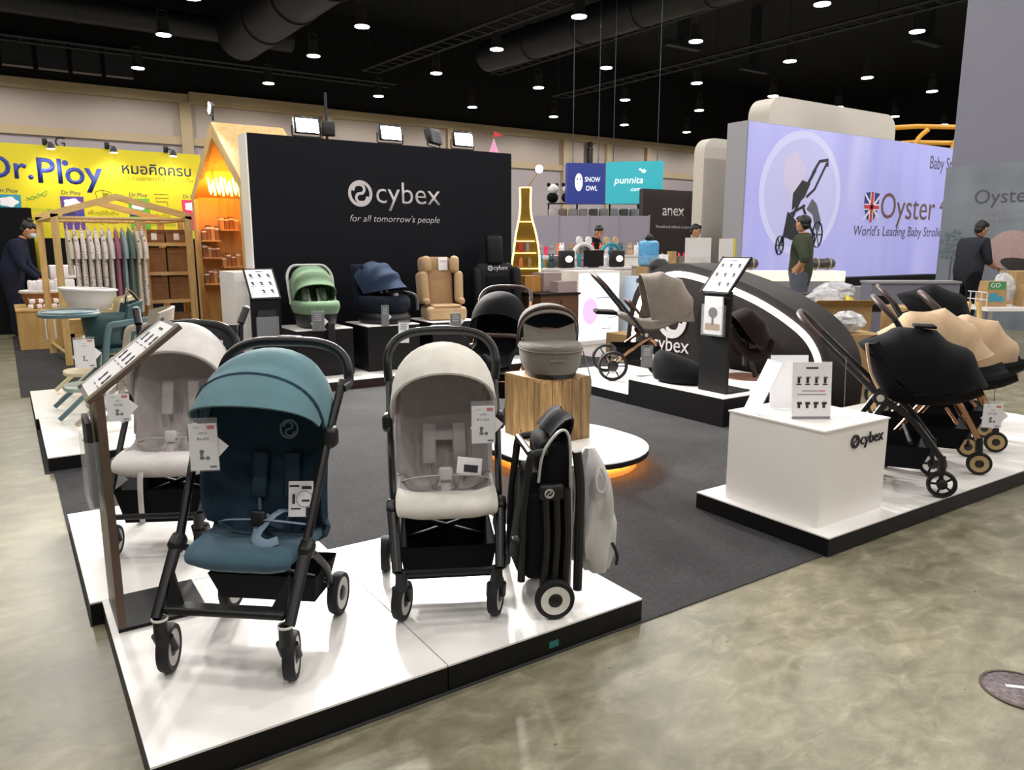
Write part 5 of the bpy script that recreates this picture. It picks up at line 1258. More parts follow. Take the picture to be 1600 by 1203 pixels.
# white counters with goods
def counter(label, x, y, w, d, h, m='white', name='goods_counter', shelf=True):
    t = thing(name, label, 'counter', (x, y, 0)); MB().bb(-w / 2, w / 2, -d / 2, d / 2, 0, h).build('body', m, t); MB().bb(-w / 2 - .02, w / 2 + .02, -d / 2 - .02, d / 2 + .02, h, h + .03).build('top', 'whitep', t)
    return t
counter('white goods counter behind the glowing counter front', 7.35, 9.25, 2.1, .5, .95)
counter('second white goods counter in front of the lilac partition', 8.6, 10.35, 2.6, .5, 1.12)
counter('cream goods counter beside the blue backpack', 8.55, 8.45, 1.1, .5, 1.0, 'sandp')
cols = ['paper', 'boxlilac', 'f_sand', 'tealink', 'pinkink', 'card', 'greyprint', 'whitep', 'tealseat', 'orangeled', 'f_taupe']
def row(x0, x1, y, z, n, label, group, kind):
    for k in range(n):
        x = x0 + (x1 - x0) * k / max(1, n - 1); m = cols[(k * 5 + n) % len(cols)]; h = .1 + .12 * ((k * 7) % 5) / 5
        if kind == 'box':
            b = MB().box((0, 0, h / 2), (.11, .09, h)).box((0, -.046, h * .55), (.07, .002, h * .4))
        elif kind == 'toy':
            b = MB().lathe([(0, 0), (.05, 0), (.062, .04), (.05, .09), (.0, .1)], n=14).ell((0, 0, .13), (.048, .045, .045)).ell((-.03, 0, .185), (.014, .01, .03)).ell((.03, 0, .185), (.014, .01, .03))
        else:
            b = MB().lathe([(0, 0), (.035, 0), (.038, .1), (.014, .13), (.014, .17), (0, .17)], n=14)
        tag(b.build({'box': 'boxed_item', 'toy': 'soft_toy', 'bottle': 'feeding_bottle'}[kind], m, None, loc=(x, y, z)), label, {'box': 'box', 'toy': 'toy', 'bottle': 'bottle'}[kind], group)
row(6.4, 8.3, 9.44, .982, 12, 'small boxed baby item on the white goods counter', 'boxed items on the white goods counter', 'box')
row(6.5, 8.2, 9.31, .982, 9, 'small eared soft toy on the white goods counter', 'soft toys on the white goods counter', 'toy')
row(7.4, 9.8, 10.25, 1.152, 12, 'small eared soft toy on the counter before the lilac partition', 'soft toys before the lilac partition', 'toy')
row(7.45, 9.75, 10.45, 1.152, 10, 'boxed baby item on the counter before the lilac partition', 'boxed items before the lilac partition', 'box')
row(8.15, 9.0, 8.35, 1.032, 6, 'boxed item on the cream goods counter', 'boxed items on the cream counter', 'box')
row(8.1, 9.0, 8.52, 1.032, 6, 'small feeding bottle on the cream goods counter', 'bottles on the cream counter', 'bottle')
for i, (x, y, z, lb) in enumerate(((7.05, 9.22, .982, 'round-screen black demo unit nearest the gold shelf'), (8.05, 9.22, .982, 'round-screen black demo unit beside the blue backpack'))):
    q = thing('demo_unit', lb, 'appliance', (x, y - .12, z)); MB().rbox((0, 0, .13), (.24, .12, .26), .02).build('housing', 'plastic', q)
    MB().lathe([(0, 0), (.07, 0), (.07, .004), (0, .004)], (0, -.066, .13), 'y', 20, sy=.7).build('lit_dome', mat('dome_white', '#f4f4f8', .4, var=0, emit=.7), q)
t = thing('dark_monitor', 'dark counter screen standing among the soft toys', 'monitor', (7.55, 9.05, .982)); MB().bb(-.19, .19, 0, .03, .02, .26).build('screen', 'black', t); MB().bb(-.06, .06, -.04, .08, 0, .02).build('foot', 'plastic', t)
for i, (lb, x, m1, m2) in enumerate((('arched toy canopy with white bear ears', 7.85, 'whitep', 'f_navy'), ('arched toy canopy with mustard bear ears', 8.45, 'f_sand', 'tealink'))):
    q = thing('toy_arch', lb, 'toy', (x + .3, 10.05, 1.152))
    MB().tube([(.22 * math.cos(R(a)), 0, .19 * math.sin(R(a))) for a in range(0, 181, 15)], .035, 8).build('arch', m2 if i else 'whitep', q)
    for s in (-1, 1): MB().lathe([(0, -.02), (.06, -.02), (.06, .02), (0, .02)], (s * .1, 0, .24), 'y', 16, sy=1.2).build('ear', m1, q)
# lilac partition, shelf above it, sign boxes
t = thing('lilac_partition', 'pale lilac partition panel row behind the goods counters', 'partition', (10.2, 12.4, 0), -33)
for k in range(4): MB().bb(-1.25 + k * .62, -.64 + k * .62, 0, .04, 0, 1.92).build('panel', 'lilac', t)
for k in range(5): MB().bb(-1.26 + k * .62, -1.23 + k * .62, -.01, .05, 0, 1.94).build('upright_profile', 'chrome', t)
t = thing('wire_shelf', 'wire shelf with folded grey goods above the lilac partition', 'shelf', (12.2, 14.7, 0), -33)
for x in (-1.1, -.4, .4, 1.1): MB().bb(x - .02, x + .02, -.02, .02, 0, 2.35).build('post', 'steel', t)
for z in (1.98, 2.32): MB().bb(-1.12, 1.12, -.2, .2, z, z + .02).build('board', 'steel', t)
for k in range(9): MB().rbox((-1.0 + k * .25, 0, 2.10), (.2, .3, .2), .03).build('folded_goods', ['f_grey', 'f_taupe', 'f_greydark'][k % 3], t)
for k in range(2):
    q = thing('panda_plush', 'black and white plush on the wire shelf beside the blue sign', 'toy', (11.36 + .30 * k, 15.245 - .195 * k, 2.352), 0, 'plush on the wire shelf')
    MB().ell((0, 0, .12), (.15, .13, .13)).build('body', 'blackcloth', q); MB().ell((0, -.02, .32), (.14, .12, .12)).build('head', 'whitep', q)
    for s in (-1, 1): MB().ell((s * .12, 0, .42), (.05, .04, .05)).build('ear', 'blackcloth', q)
def hang_sign(label, p0, p1, z0, z1, m):
    p0, p1 = np.array(p0), np.array(p1); d = p1 - p0; L = np.linalg.norm(d); t = thing('light_box_sign', label, 'sign', (p0[0], p0[1], 0), math.degrees(math.atan2(d[1], d[0])))
    MB().bb(0, L, 0, .25, z0, z1).build('box_body', m, t)
    for x in (.15, L - .15): MB().tube([(x, .12, z1), (x, .12, z1 + 4)], .01, 5).build('hanging_wire', 'steel', t)
    return t, L
t, L_ = hang_sign('royal blue hanging light box reading snow owl', (11.05, 14.27), (11.86, 13.87), 2.28, 3.19, mat('royal_blue_glow', '#0f2368', .5, var=0, emit=.3, ecol='#1c3aa4'))
MB().prism([(.09 * math.cos(q), .2 * math.sin(q)) for q in [2 * math.pi * i / 24 for i in range(24)]], .01, (L_ * .30, -.0, 2.76), (1, 0, 0), (0, 0, 1)).build('owl_print', mat('white_glow', '#ffffff', .5, var=0, emit=.6), t)
for s in (-1, 1): MB().ell((L_ * .30 + s * .035, -.012, 2.83), (.02, .004, .02)).build('owl_eye_print', 'blueink', t)
text('SNOW', t, 'white_glow' if 'white_glow' in M else MATS['white_glow'], (L_ * .66, -.003, 2.82), h=.11, ext=.002, sx=.75); text('OWL', t, MATS['white_glow'], (L_ * .64, -.003, 2.62), h=.11, ext=.002, sx=.75)
t, L_ = hang_sign('turquoise hanging light box reading punnita.com', (11.87, 13.865), (12.80, 12.95), 2.28, 3.22, mat('turquoise_glow', '#1f8f9c', .5, var=0, emit=.36, ecol='#39c3d0'))
text('punnita', t, MATS['white_glow'], (L_ * .40, -.003, 2.80), width=.66, shear=.2, ext=.002); text('.com', t, MATS['white_glow'], (L_ * .52, -.003, 2.60), h=.09, shear=.2, ext=.002)
MB().ell((L_ * .66, -.006, 3.0), (.05, .004, .04)).ell((L_ * .60, -.006, 3.04), (.03, .004, .025)).build('bird_print', MATS['white_glow'], t)
# anex wall
t = thing('anex_wall', 'dark brown partition with white anex lettering', 'wall', (11.9, 12.1, 0))
MB().bb(-.50, 2.6, 0, .12, 0, 2.50).build('panel', mat('anex_brown', '#2d2529', .6, var=.03), t)
text('anex', t, 'logo', (.40, -.002, 2.06), width=.66, ext=.004, off=.006); text('Parenthood without compromises', t, 'logo', (.52, -.002, 1.72), width=1.25, ext=.002)
# blue wrapped backpack, black pram seat
t = thing('wrapped_goods', 'light blue goods wrapped in clear plastic beside the anex stand', 'parcel', (7.72, 8.05, .0))
MB().bb(-.14, .14, -.1, .1, 0, 1.02).build('stand', 'card', t); MB().rbox((0, 0, 1.2), (.27, .2, .36), .05).build('blue_pack', mat('sky_blue_plastic', '#5aa0cf', .3, var=.2, vs=20.), t)
MB().rbox((0, -.02, 1.1), (.3, .22, .16), .05).build('plastic_wrap', 'clear', t); MB().ell((0, 0, 1.42), (.06, .06, .05)).build('tied_top', 'plastic', t)
t = thing('pram_seat', 'black pram seat unit on a stand next to the glowing counter', 'pram seat', (7.0, 7.1, 0), -20)
MB().rbox((0, 0, 1.0), (.26, .22, .3), .1).build('seat_shell', 'plastic', t); MB().tube([(-.3, .0, .87), (.0, 0, .86), (.26, 0, .92)], .03, 8).build('tray', 'plastic', t); MB().tube([(0, 0, 0), (0, 0, .9)], .03, 8).build('stand_pole', 'leather', t); MB().bb(-.2, .2, -.2, .2, 0, .02).build('stand_base', 'plastic', t)
q = thing('toy_bag', 'bright green and red toy hanging beside the black pram seat', 'toy', (7.28, 7.02, .0)); MB().rbox((0, 0, 1.02), (.12, .1, .09), .03).build('green_part', 'softgreen', q); MB().ell((-.02, -.05, 1.0), (.05, .04, .04)).build('red_part', 'red', q); MB().tube([(0, 0, 0), (0, 0, .98)], .012, 6).build('pole', 'plastic', q)
# foam boards leaning
for i, (lb, x, y, w, h, m) in enumerate((('large white foam board leaning before the rounded white pillar', 6.82, 6.28, .30, 1.40, 'whitep'), ('smaller white foam board leaning in front of the large one', 6.76, 6.2, .26, 1.18, 'f_pale'), ('white foam board with a yellow edge leaning last in the row', 7.10, 6.1, .16, 1.39, 'whitep'))):
    q = thing('foam_board', lb, 'board', (x, y, 0), -33); MB().box((0, 0, h / 2), (w, .03, h), (-.04, 0, 0)).build('sheet', m, q)
    if i == 2: MB().box((w / 2 + .012, 0, h / 2), (.022, .034, h), (-.04, 0, 0)).build('yellow_edge', 'yellow', q)

# ================================================================== Oyster stand
t = thing('light_box_wall', 'huge pale lilac light box wall advertising the Oyster stroller', 'light box', (10.84, 9.0, 0))
M['lav'] = mat('lilac_glow', '#7f7db0', .5, var=.10, vs=.6, emit=.50, ecol='#bdbcf6')
def lavmat():
    m = M['lav']; nt = m.node_tree; b = nt.nodes['Principled BSDF']; tc = nt.nodes['Texture Coordinate']
    mp = nt.nodes.new('ShaderNodeMapping'); mp.inputs['Scale'].default_value = (.9, .2, .16); nt.links.new(tc.outputs['Object'], mp.inputs['Vector'])
    n, f = mixramp(nt, mp.outputs[0], 1.1, [(.3, '#a3a6ee'), (.55, '#c3c3f8'), (.75, '#dcdcff')], 2)
    nt.links.new(n, b.inputs['Emission Color'])
lavmat()
MB().bb(0, 7.4, 0, .43, .4, 3.42).build('box_body', mat('pale_grey_case', '#8e8d93', .6, var=.02), t)
MB().bb(.03, 7.38, -.015, 0, .62, 3.41).build('light_face', 'lav', t)
pal = mat('egg_pale', '#9c9ab8', .5, var=0, emit=.5, ecol='#cdcdf2'); pal2 = mat('egg_inner', '#8f8db0', .5, var=0, emit=.48, ecol='#c3c3ee')
cx, cz, aw, ah = 1.58, 2.25, 1.2, 1.12
def eg(s): return [(aw * s * math.cos(q), ah * s * math.sin(q)) for q in [2 * math.pi * i / 48 for i in range(48)]]
MB().prism(eg(1), .004, (cx, -.015, cz), (1, 0, 0), (0, 0, 1)).build('egg_print', pal, t); MB().prism(eg(.88), .004, (cx, -.0195, cz), (1, 0, 0), (0, 0, 1)).build('egg_inner_print', pal2, t)
inkl = mat('print_black', '#1b1d26', .6, var=0); inkg = mat('print_steel', '#5a5c68', .6, var=0)
def line(pts, r, m=inkl): MB().tube([(x, -.026, z) for x, z in pts], r, 6, flat=.15, up=(0, 1, 0)).build('stroller_print', m, t)
sx = lambda v: v - 10.84
line([(1.85, 2.62), (2.05, 2.86), (2.3, 2.9), (2.3, 2.78)], .035); line([(2.28, 2.85), (1.95, 2.35), (1.72, 2.2)], .03); line([(1.95, 2.72), (1.6, 2.25), (1.3, 1.75), (1.05, 1.35)], .04); line([(1.62, 2.05), (1.85, 1.7), (2.05, 1.5)], .035)
line([(1.2, 1.85), (1.7, 2.05)], .03)
for X, z, r in ((1.02, 1.32, .17), (2.12, 1.52, .24), (1.95, 1.4, .15)):
    MB().tube([(X + r * .62 * math.cos(R(a)), -.026, z + r * math.sin(R(a))) for a in range(0, 360, 15)], .028, 6, True, flat=.2).build('wheel_print', inkl, t)
    for a in range(0, 360, 60): line([(X, z), (X + r * .6 * math.cos(R(a)), z + r * .95 * math.sin(R(a)))], .014)
MB().prism([(0, 0), (.35, .25), (.5, .5), (.25, .55), (.0, .3)], .004, (1.32, -.024, 1.95), (1, 0, 0), (0, 0, 1)).build('seat_print', inkl, t)
MB().prism([(0, 0), (.2, -.1), (.3, -.35), (.42, -.4), (.46, -.2), (.3, .1), (.15, .2)], .004, (1.75, -.024, 1.98), (1, 0, 0), (0, 0, 1)).build('leg_print', inkg, t)
MB().prism([(0, 0), (-.35, .35), (-.3, .75), (.0, .9), (.35, .6), (.2, .3)], .004, (1.35, -.022, 2.1), (1, 0, 0), (0, 0, 1)).build('hood_print', mat('hood_pale', '#b9b2c8', .6, var=0, emit=.3, ecol='#b9b2d8'), t)
MB().prism([(0, 0), (.4, -.1), (.5, .2), (.1, .45)], .004, (1.1, -.024, 1.48), (1, 0, 0), (0, 0, 1)).build('basket_print', inkl, t)
brz = mat('bronze_print', '#6a5148', .6, var=0); dkp = mat('slate_print', '#4a4656', .6, var=0)
text('Oyster', t, brz, (5.25, -.017, 2.09), width=2.1, ext=.002, sx=1.); text('4', t, brz, (6.62, -.017, 2.16), h=.42, ext=.002)
text("World's Leading Baby Stroller from the UK", t, dkp, (3.3, -.017, 1.60), h=.20, align='LEFT', ext=.002, shear=.08)
text('Baby Style', t, dkp, (5.9, -.017, 3.06), h=.27, align='LEFT', ext=.002, sx=.8)
fx0, fz0 = 3.86, 2.08
shp = [(-.26, .27), (0, .30), (.26, .27), (.25, -.02), (.12, -.24), (0, -.31), (-.12, -.24), (-.25, -.02)]
MB().prism(shp, .004, (fx0, -.016, fz0), (1, 0, 0), (0, 0, 1)).build('shield_print', mat('flag_blue', '#24358c', .6, var=0), t)
for sg in (-1, 1): MB().prism([(-.25, sg * .25 - .03), (-.25, sg * .25 + .03), (.25, -sg * .2 + .03), (.25, -sg * .2 - .03)], .003, (fx0, -.0205, fz0), (1, 0, 0), (0, 0, 1)).build('saltire_print', 'paper', t)
MB().bb(fx0 - .255, fx0 + .255, -.0265, -.024, fz0 - .06, fz0 + .06).bb(fx0 - .07, fx0 + .07, -.0265, -.024, fz0 - .29, fz0 + .29).build('white_cross_print', 'paper', t)
MB().bb(fx0 - .255, fx0 + .255, -.029, -.027, fz0 - .036, fz0 + .036).bb(fx0 - .042, fx0 + .042, -.029, -.027, fz0 - .29, fz0 + .29).build('red_cross_print', 'red', t)
def rounded(w, h, r, n=8):
    out = [(0, 0)]
    for j in range(n + 1): a = R(180 - 90 * j / n); out.append((r + r * math.cos(a), h - r + r * math.sin(a)))
    for j in range(n + 1): a = R(90 - 90 * j / n); out.append((w - r + r * math.cos(a), h - r + r * math.sin(a)))
    return out + [(w, 0)]
M['offwhite'] = mat('off_white_panel', '#b9b2a8', .6, var=.02)
tag(MB().prism(rounded(4.4, 4.18, .35), .5, (12.66, 10.5, 0), (1, 0, 0), (0, 0, 1)).build('rounded_panel', 'offwhite', None, 40), 'tall off-white panel with rounded corners rising behind the light box', 'panel')
tag(MB().prism(rounded(1.0, 3.3, .28), .25, (11.12, 10.45, 0), (1, 0, 0), (0, 0, 1)).build('rounded_pillar', 'offwhite', None, 40), 'off-white pillar with rounded top beside the light box edge', 'pillar')
# tower with banner at the right edge
X0 = 13.2
t = thing('tower_wall', 'tall grey lilac tower wall with an Oyster picture panel', 'wall', (X0, 6.72, 0))
MB().bb(0, .5, -4.2, 0, 0, 5.6).build('tower_body', mat('tower_grey', '#737280', .6, var=.03, vs=.4), t)
MB().bb(-.03, 0, -4.2, .06, 0, 2.58).build('picture_panel', mat('misty_print', '#757c84', .5, var=.22, vs=1.1), t)
text('Oyster', t, dkp, (-.032, -.42, 2.07), (90, 0, -90), h=.22, align='LEFT', ext=.002)
text('Crafted for Comfort', t, 'greyprint', (-.032, -.50, 1.86), (90, 0, -90), h=.075, align='LEFT', ext=.002); text('Designed for Journeys', t, 'greyprint', (-.032, -.42, 1.74), (90, 0, -90), h=.075, align='LEFT', ext=.002)
tr = MB()
for k in range(60):
    a = rnd.uniform(0, 6.28); r_ = rnd.uniform(0, 1) ** .5; tr.ell((-.033, -.16 + .2 * r_ * math.cos(a), 1.30 + .26 * r_ * math.sin(a)), (.003, .035, .03), n=6, m=4)
o = tr.build('tree_print', mat('tree_print', '#5d6a72', .7, var=.3), t); o['kind'] = 'stuff'
MB().bb(-.034, -.03, -.175, -.155, .6, 1.2).build('trunk_print', mat('trunk_print', '#4d4a48', .7), t)
MB().ell((-.032, -1.05, 1.25), (.003, .35, .3)).build('picture_shape', mat('blush_print', '#a98f8c', .6, var=.1), t); MB().ell((-.034, -1.3, .98), (.003, .4, .12), (.25, 0, 0)).build('picture_shape', mat('dark_hair_print', '#2c2526', .6), t)
# lit cream boxes behind the man
for k, (x, y) in enumerate(((10.02, 8.34), (10.6, 7.95), (11.2, 7.55))):
    t = thing('lit_counter', 'cream glowing box counter in the row behind the wave wall', 'counter', (x, y, 0), -33, 'cream glowing counters')
    MB().bb(-.34, .34, 0, .4, 0, .74).build('lower_body', 'greyprint', t); MB().bb(-.335, .335, 0, .4, .74, .90).build('glowing_top', mat('cream_glow', '#f4ecc8', .5, var=0, emit=.9, ecol='#f6eec4'), t)
for i, (lb, x, y) in enumerate((('dark plastic wrapped bundle on the cream counters beside the info stand', 10.05, 8.3), ('dark plastic wrapped bundle on the cream counters by the light box', 11.1, 7.6))):
    t = thing('wrapped_bundle', lb, 'parcel', (x, y, .928), -33); MB().rbox((.0, .15, .09), (.6, .25, .17), .07).build('wrapped_roll', mat('dark_wrap', '#4b4744', .3, var=.4, vs=9., bump=.6, bs=20.), t)
    for k in range(3): MB().tube([(-.2 + k * .2, .15 + .14 * math.cos(R(a)), .09 + .1 * math.sin(R(a))) for a in range(0, 360, 30)], .012, 5, True).build('tape_band', 'sandp', t)
t = thing('grey_crate', 'long grey carton printed egg and oem behind the dark table', 'box', (10.85, 6.55, 0), -33); MB().bb(-.4, .5, 0, .3, 0, .70).build('box_body', 'greyprint', t); text('egg stroller', t, 'ink', (.2, -.001, .63), h=.06, ext=.001)
t = thing('side_table', 'dark topped side table beside the man in green', 'table', (9.1, 6.25, 0)); MB().bb(-.3, .35, -.25, .25, .64, .68).build('table_top', 'plastic', t)
for a in (-.25, .3):
    for b in (-.2, .2): MB().bb(a - .02, a + .02, b - .02, b + .02, 0, .64).build('leg', 'chrome', t)
def open_box(label, c, d, rz=0, m='card', junk=None):
    t = thing('cardboard_box', label, 'box', c, rz); w, l, h = (q / 2 for q in d[:2] + (d[2],)) if False else (d[0] / 2, d[1] / 2, d[2])
    for s in (-1, 1): MB().bb(s * w - .006, s * w + .006, -l, l, 0, h).build('side', m, t); MB().bb(-w, w, s * l - .006, s * l + .006, 0, h).build('side', m, t)
    MB().bb(-w, w, -l, l, 0, .01).build('bottom', m, t)
    for s in (-1, 1): MB().box((0, s * (l + .06), h + .02), (d[0], .15, .006), (s * .5, 0, 0)).build('flap', m, t)
    return t
def crumple(label, c, r, m, name='plastic_bag', seed=1, rz=0):
    rr = random.Random(seed); n, mm = 18, 10; V = []; F = []
    for i in range(mm + 1):
        a = math.pi * i / mm
        for j in range(n):
            b = 2 * math.pi * j / n; e = 1 + rr.uniform(-.16, .16)
            V.append((r[0] * e * math.sin(a) * math.cos(b), r[1] * e * math.sin(a) * math.sin(b), r[2] * (1 - math.cos(a)) * (1 + rr.uniform(-.06, .06))))
    for i in range(mm):
        for j in range(n): F.append((i * n + j, i * n + (j + 1) % n, (i + 1) * n + (j + 1) % n, (i + 1) * n + j))
    return tag(MB().add(V, F).build(name, m, None, 20, c, (0, 0, R(rz))), label, 'plastic bag')
film = mat('cloudy_film', '#c9c9cc', .25, var=.2, vs=20., alpha=.75); filmy = mat('yellow_film', '#c9b83a', .3, var=.2, vs=20.)
open_box('open cardboard box stuffed with clear plastic behind the wave wall', (7.35, 4.85, 0), (.62, .5, .70), -33)
crumple('crumpled clear plastic heaped in the open cardboard box', (7.29, 4.89, .60), (.19, .19, .13), film, seed=3); crumple('crumpled yellow plastic in the open cardboard box', (7.49, 4.77, .62), (.075, .10, .08), filmy, seed=4)
t = thing('cardboard_box', 'large closed cardboard box next to the open one', 'box', (8.0, 4.22, 0), -33); MB().box((0, 0, .34), (.62, .5, .68)).build('box_body', 'card', t); MB().box((0, 0, .682), (.05, .5, .003)).build('tape', mat('tan_tape', '#c9a56d', .4), t); MB().bb(-.29, -.19, -.253, -.25, .42, .60).build('hand_hole', 'black', t)
crumple('crumpled clear plastic bag lying behind the end of the wave wall', (6.55, 4.15, .5), (.18, .14, .1), film, seed=7)
tag(MB().bb(-.25, .25, -.2, .2, 0, .5).build('pallet_box', 'card', None, loc=(6.58, 4.15, 0), rot=(0, 0, -.5)), 'low cardboard box under the clear plastic bag behind the wave wall', 'box')
crumple('large clear plastic sheet bunched on the floor by the low grey wall', (8.75, 5.75, .62), (.3, .22, .12), film, seed=9)
tag(MB().bb(-.3, .3, -.25, .25, 0, .62).build('wrapped_stack', 'greyprint', None, loc=(8.75, 5.75, 0), rot=(0, 0, -.5)), 'grey carton stack under the bunched plastic sheet', 'box')
t = thing('low_wall', 'low grey counter wall in front of the light box', 'wall', (9.95, 5.40, 0), -33); MB().bb(-.55, .62, 0, .3, 0, .82).build('body', 'tower_grey' if 'tower_grey' in M else MATS['tower_grey'], t); MB().bb(-.56, .63, -.02, .32, .82, .85).build('top', 'greyprint', t); MB().bb(-.52, -.3, -.004, 0, .45, .66).build('screen', 'black', t)
t = thing('black_bench', 'low black bench unit at the foot of the light box', 'bench', (13.0, 8.3, 0), 0); MB().bb(-1.0, 3.6, 0, .4, 0, .72).build('body', 'blackcloth', t)
for k in range(4): MB().tube([(-.8 + k, -.01, .2), (-.4 + k, -.01, .6)], .012, 5).build('brace', 'steel', t)
# packaging table far right
t = thing('packing_table', 'white packing table with a wire edge at the far right', 'table', (9.55, 3.95, 0), -33); MB().bb(-.55, .8, -.3, .3, .60, .635).build('table_top', 'white', t)
for a in (-.5, .75):
    for b in (-.25, .25): MB().bb(a - .025, a + .025, b - .025, b + .025, 0, .60).build('leg', 'chrome', t)
b = MB()
for k in range(4): b.tube([(-.54, -.25 + k * .1, .635), (-.54, -.25 + k * .1, .80)], .006, 5)
b.tube([(-.54, -.25, .8), (-.54, .1, .8)], .006, 5).tube([(-.54, -.25, .72), (-.54, .1, .72)], .006, 5); o = b.build('wire_edge', 'whitep', t); o['kind'] = 'stuff'
def gift(label, c, rz, w, h, m1, m2, m3):
    t = thing('printed_carton', label, 'box', c, rz); MB().prism([(-w / 2, 0), (w / 2, 0), (w * .38, h), (-w * .38, h)], .16, (0, .16, 0), (1, 0, 0), (0, 0, 1)).build('box_body', 'card', t)
    MB().bb(-w * .36, w * .36, -.003, 0, h * .68, h * .98).build('header_print', m1, t); MB().bb(-w * .3, w * .05, -.003, 0, h * .2, h * .52).build('picture_print', m2, t); MB().ell((w * .2, -.003, h * .3), (w * .14, .003, h * .13)).build('picture_print', m3, t)
    return t
g1 = gift('kraft toy carton with a green header and blue picture', (9.20, 4.05, .637), -33, .26, .28, mat('leaf_print', '#3f8f5a', .6), 'tealink', 'tealink')
text('GO', g1, 'paper', (-.02, -.0035, .235), h=.05, ext=.001)
gift('kraft toy carton with a yellow header and green picture', (9.58, 3.80, .637), -33, .30, .24, filmy, 'paper', 'softgreen')
crumple('clear plastic bag slumped over the toy cartons', (9.51, 4.13, .637), (.13, .12, .18), film, seed=12)
tag(MB().box((0, 0, .19), (.4, .3, .38)).build('cardboard_box', 'card', None, loc=(10.0, 4.12, .637), rot=(0, 0, -.57)), 'brown cardboard box on the packing table behind the toy cartons', 'box')
t = thing('wooden_easel', 'pale wooden easel leg stand behind the sand hooded buggies', 'easel', (6.62, 3.02, 0), -33)
for s in (-1, 1): MB().tube([(s * .12, 0, 0), (s * .04, .1, .85)], .022, 6).build('leg', 'pine', t)
MB().bb(-.12, .12, .0, .05, .3, .34).build('cross_bar', 'pinex', t)
# yellow pipe frame far away
t = thing('pipe_frame', 'yellow curved pipe frame of a far stand above the light box', 'frame', (20.0, 11.0, 0), -33)
for z in (3.85, 4.25): MB().tube([(-1.4, 0, z), (.0, .3, z + .12), (1.6, 0, z + .05)], .06, 8).build('pipe', mat('yellow_pipe', '#d59a28', .45), t)
for x in (-1.1, -.2, .8): MB().tube(spline([(x, 0, 3.0), (x + .05, 0, 3.9), (x + .35, 0, 4.25)], 4), .06, 8).build('pipe', 'yellow_pipe' if 'yellow_pipe' in M else MATS['yellow_pipe'], t)
for x in (-1.3, 1.5): MB().tube([(x, 0, 0), (x, 0, 4.3)], .06, 8).build('post', MATS['yellow_pipe'], t)
# ================================================================== people
def skin_mesh(nodes, edges, name='body', root=0, sub=2):
    "nodes: name -> (xyz, radius x, radius y); one continuous surface"
    keys = list(nodes); idx = {k: i for i, k in enumerate(keys)}
    me = bpy.data.meshes.new(name); me.from_pydata([nodes[k][0] for k in keys], [(idx[a], idx[b]) for a, b in edges], []); me.update()
    o = bpy.data.objects.new(name + '_tmp', me); COL.objects.link(o)
    o.modifiers.new('skin', 'SKIN'); s = o.modifiers.new('sub', 'SUBSURF'); s.levels = sub; s.render_levels = sub
    if not me.skin_vertices: 
        bpy.context.view_layer.objects.active = o
    for i, k in enumerate(keys):
        d = me.skin_vertices[0].data[i]; d.radius = nodes[k][1:3]; d.use_root = (i == root)
    dg = bpy.context.evaluated_depsgraph_get(); dg.update()
    m2 = bpy.data.meshes.new_from_object(o.evaluated_get(dg)); bpy.data.objects.remove(o)
    return m2

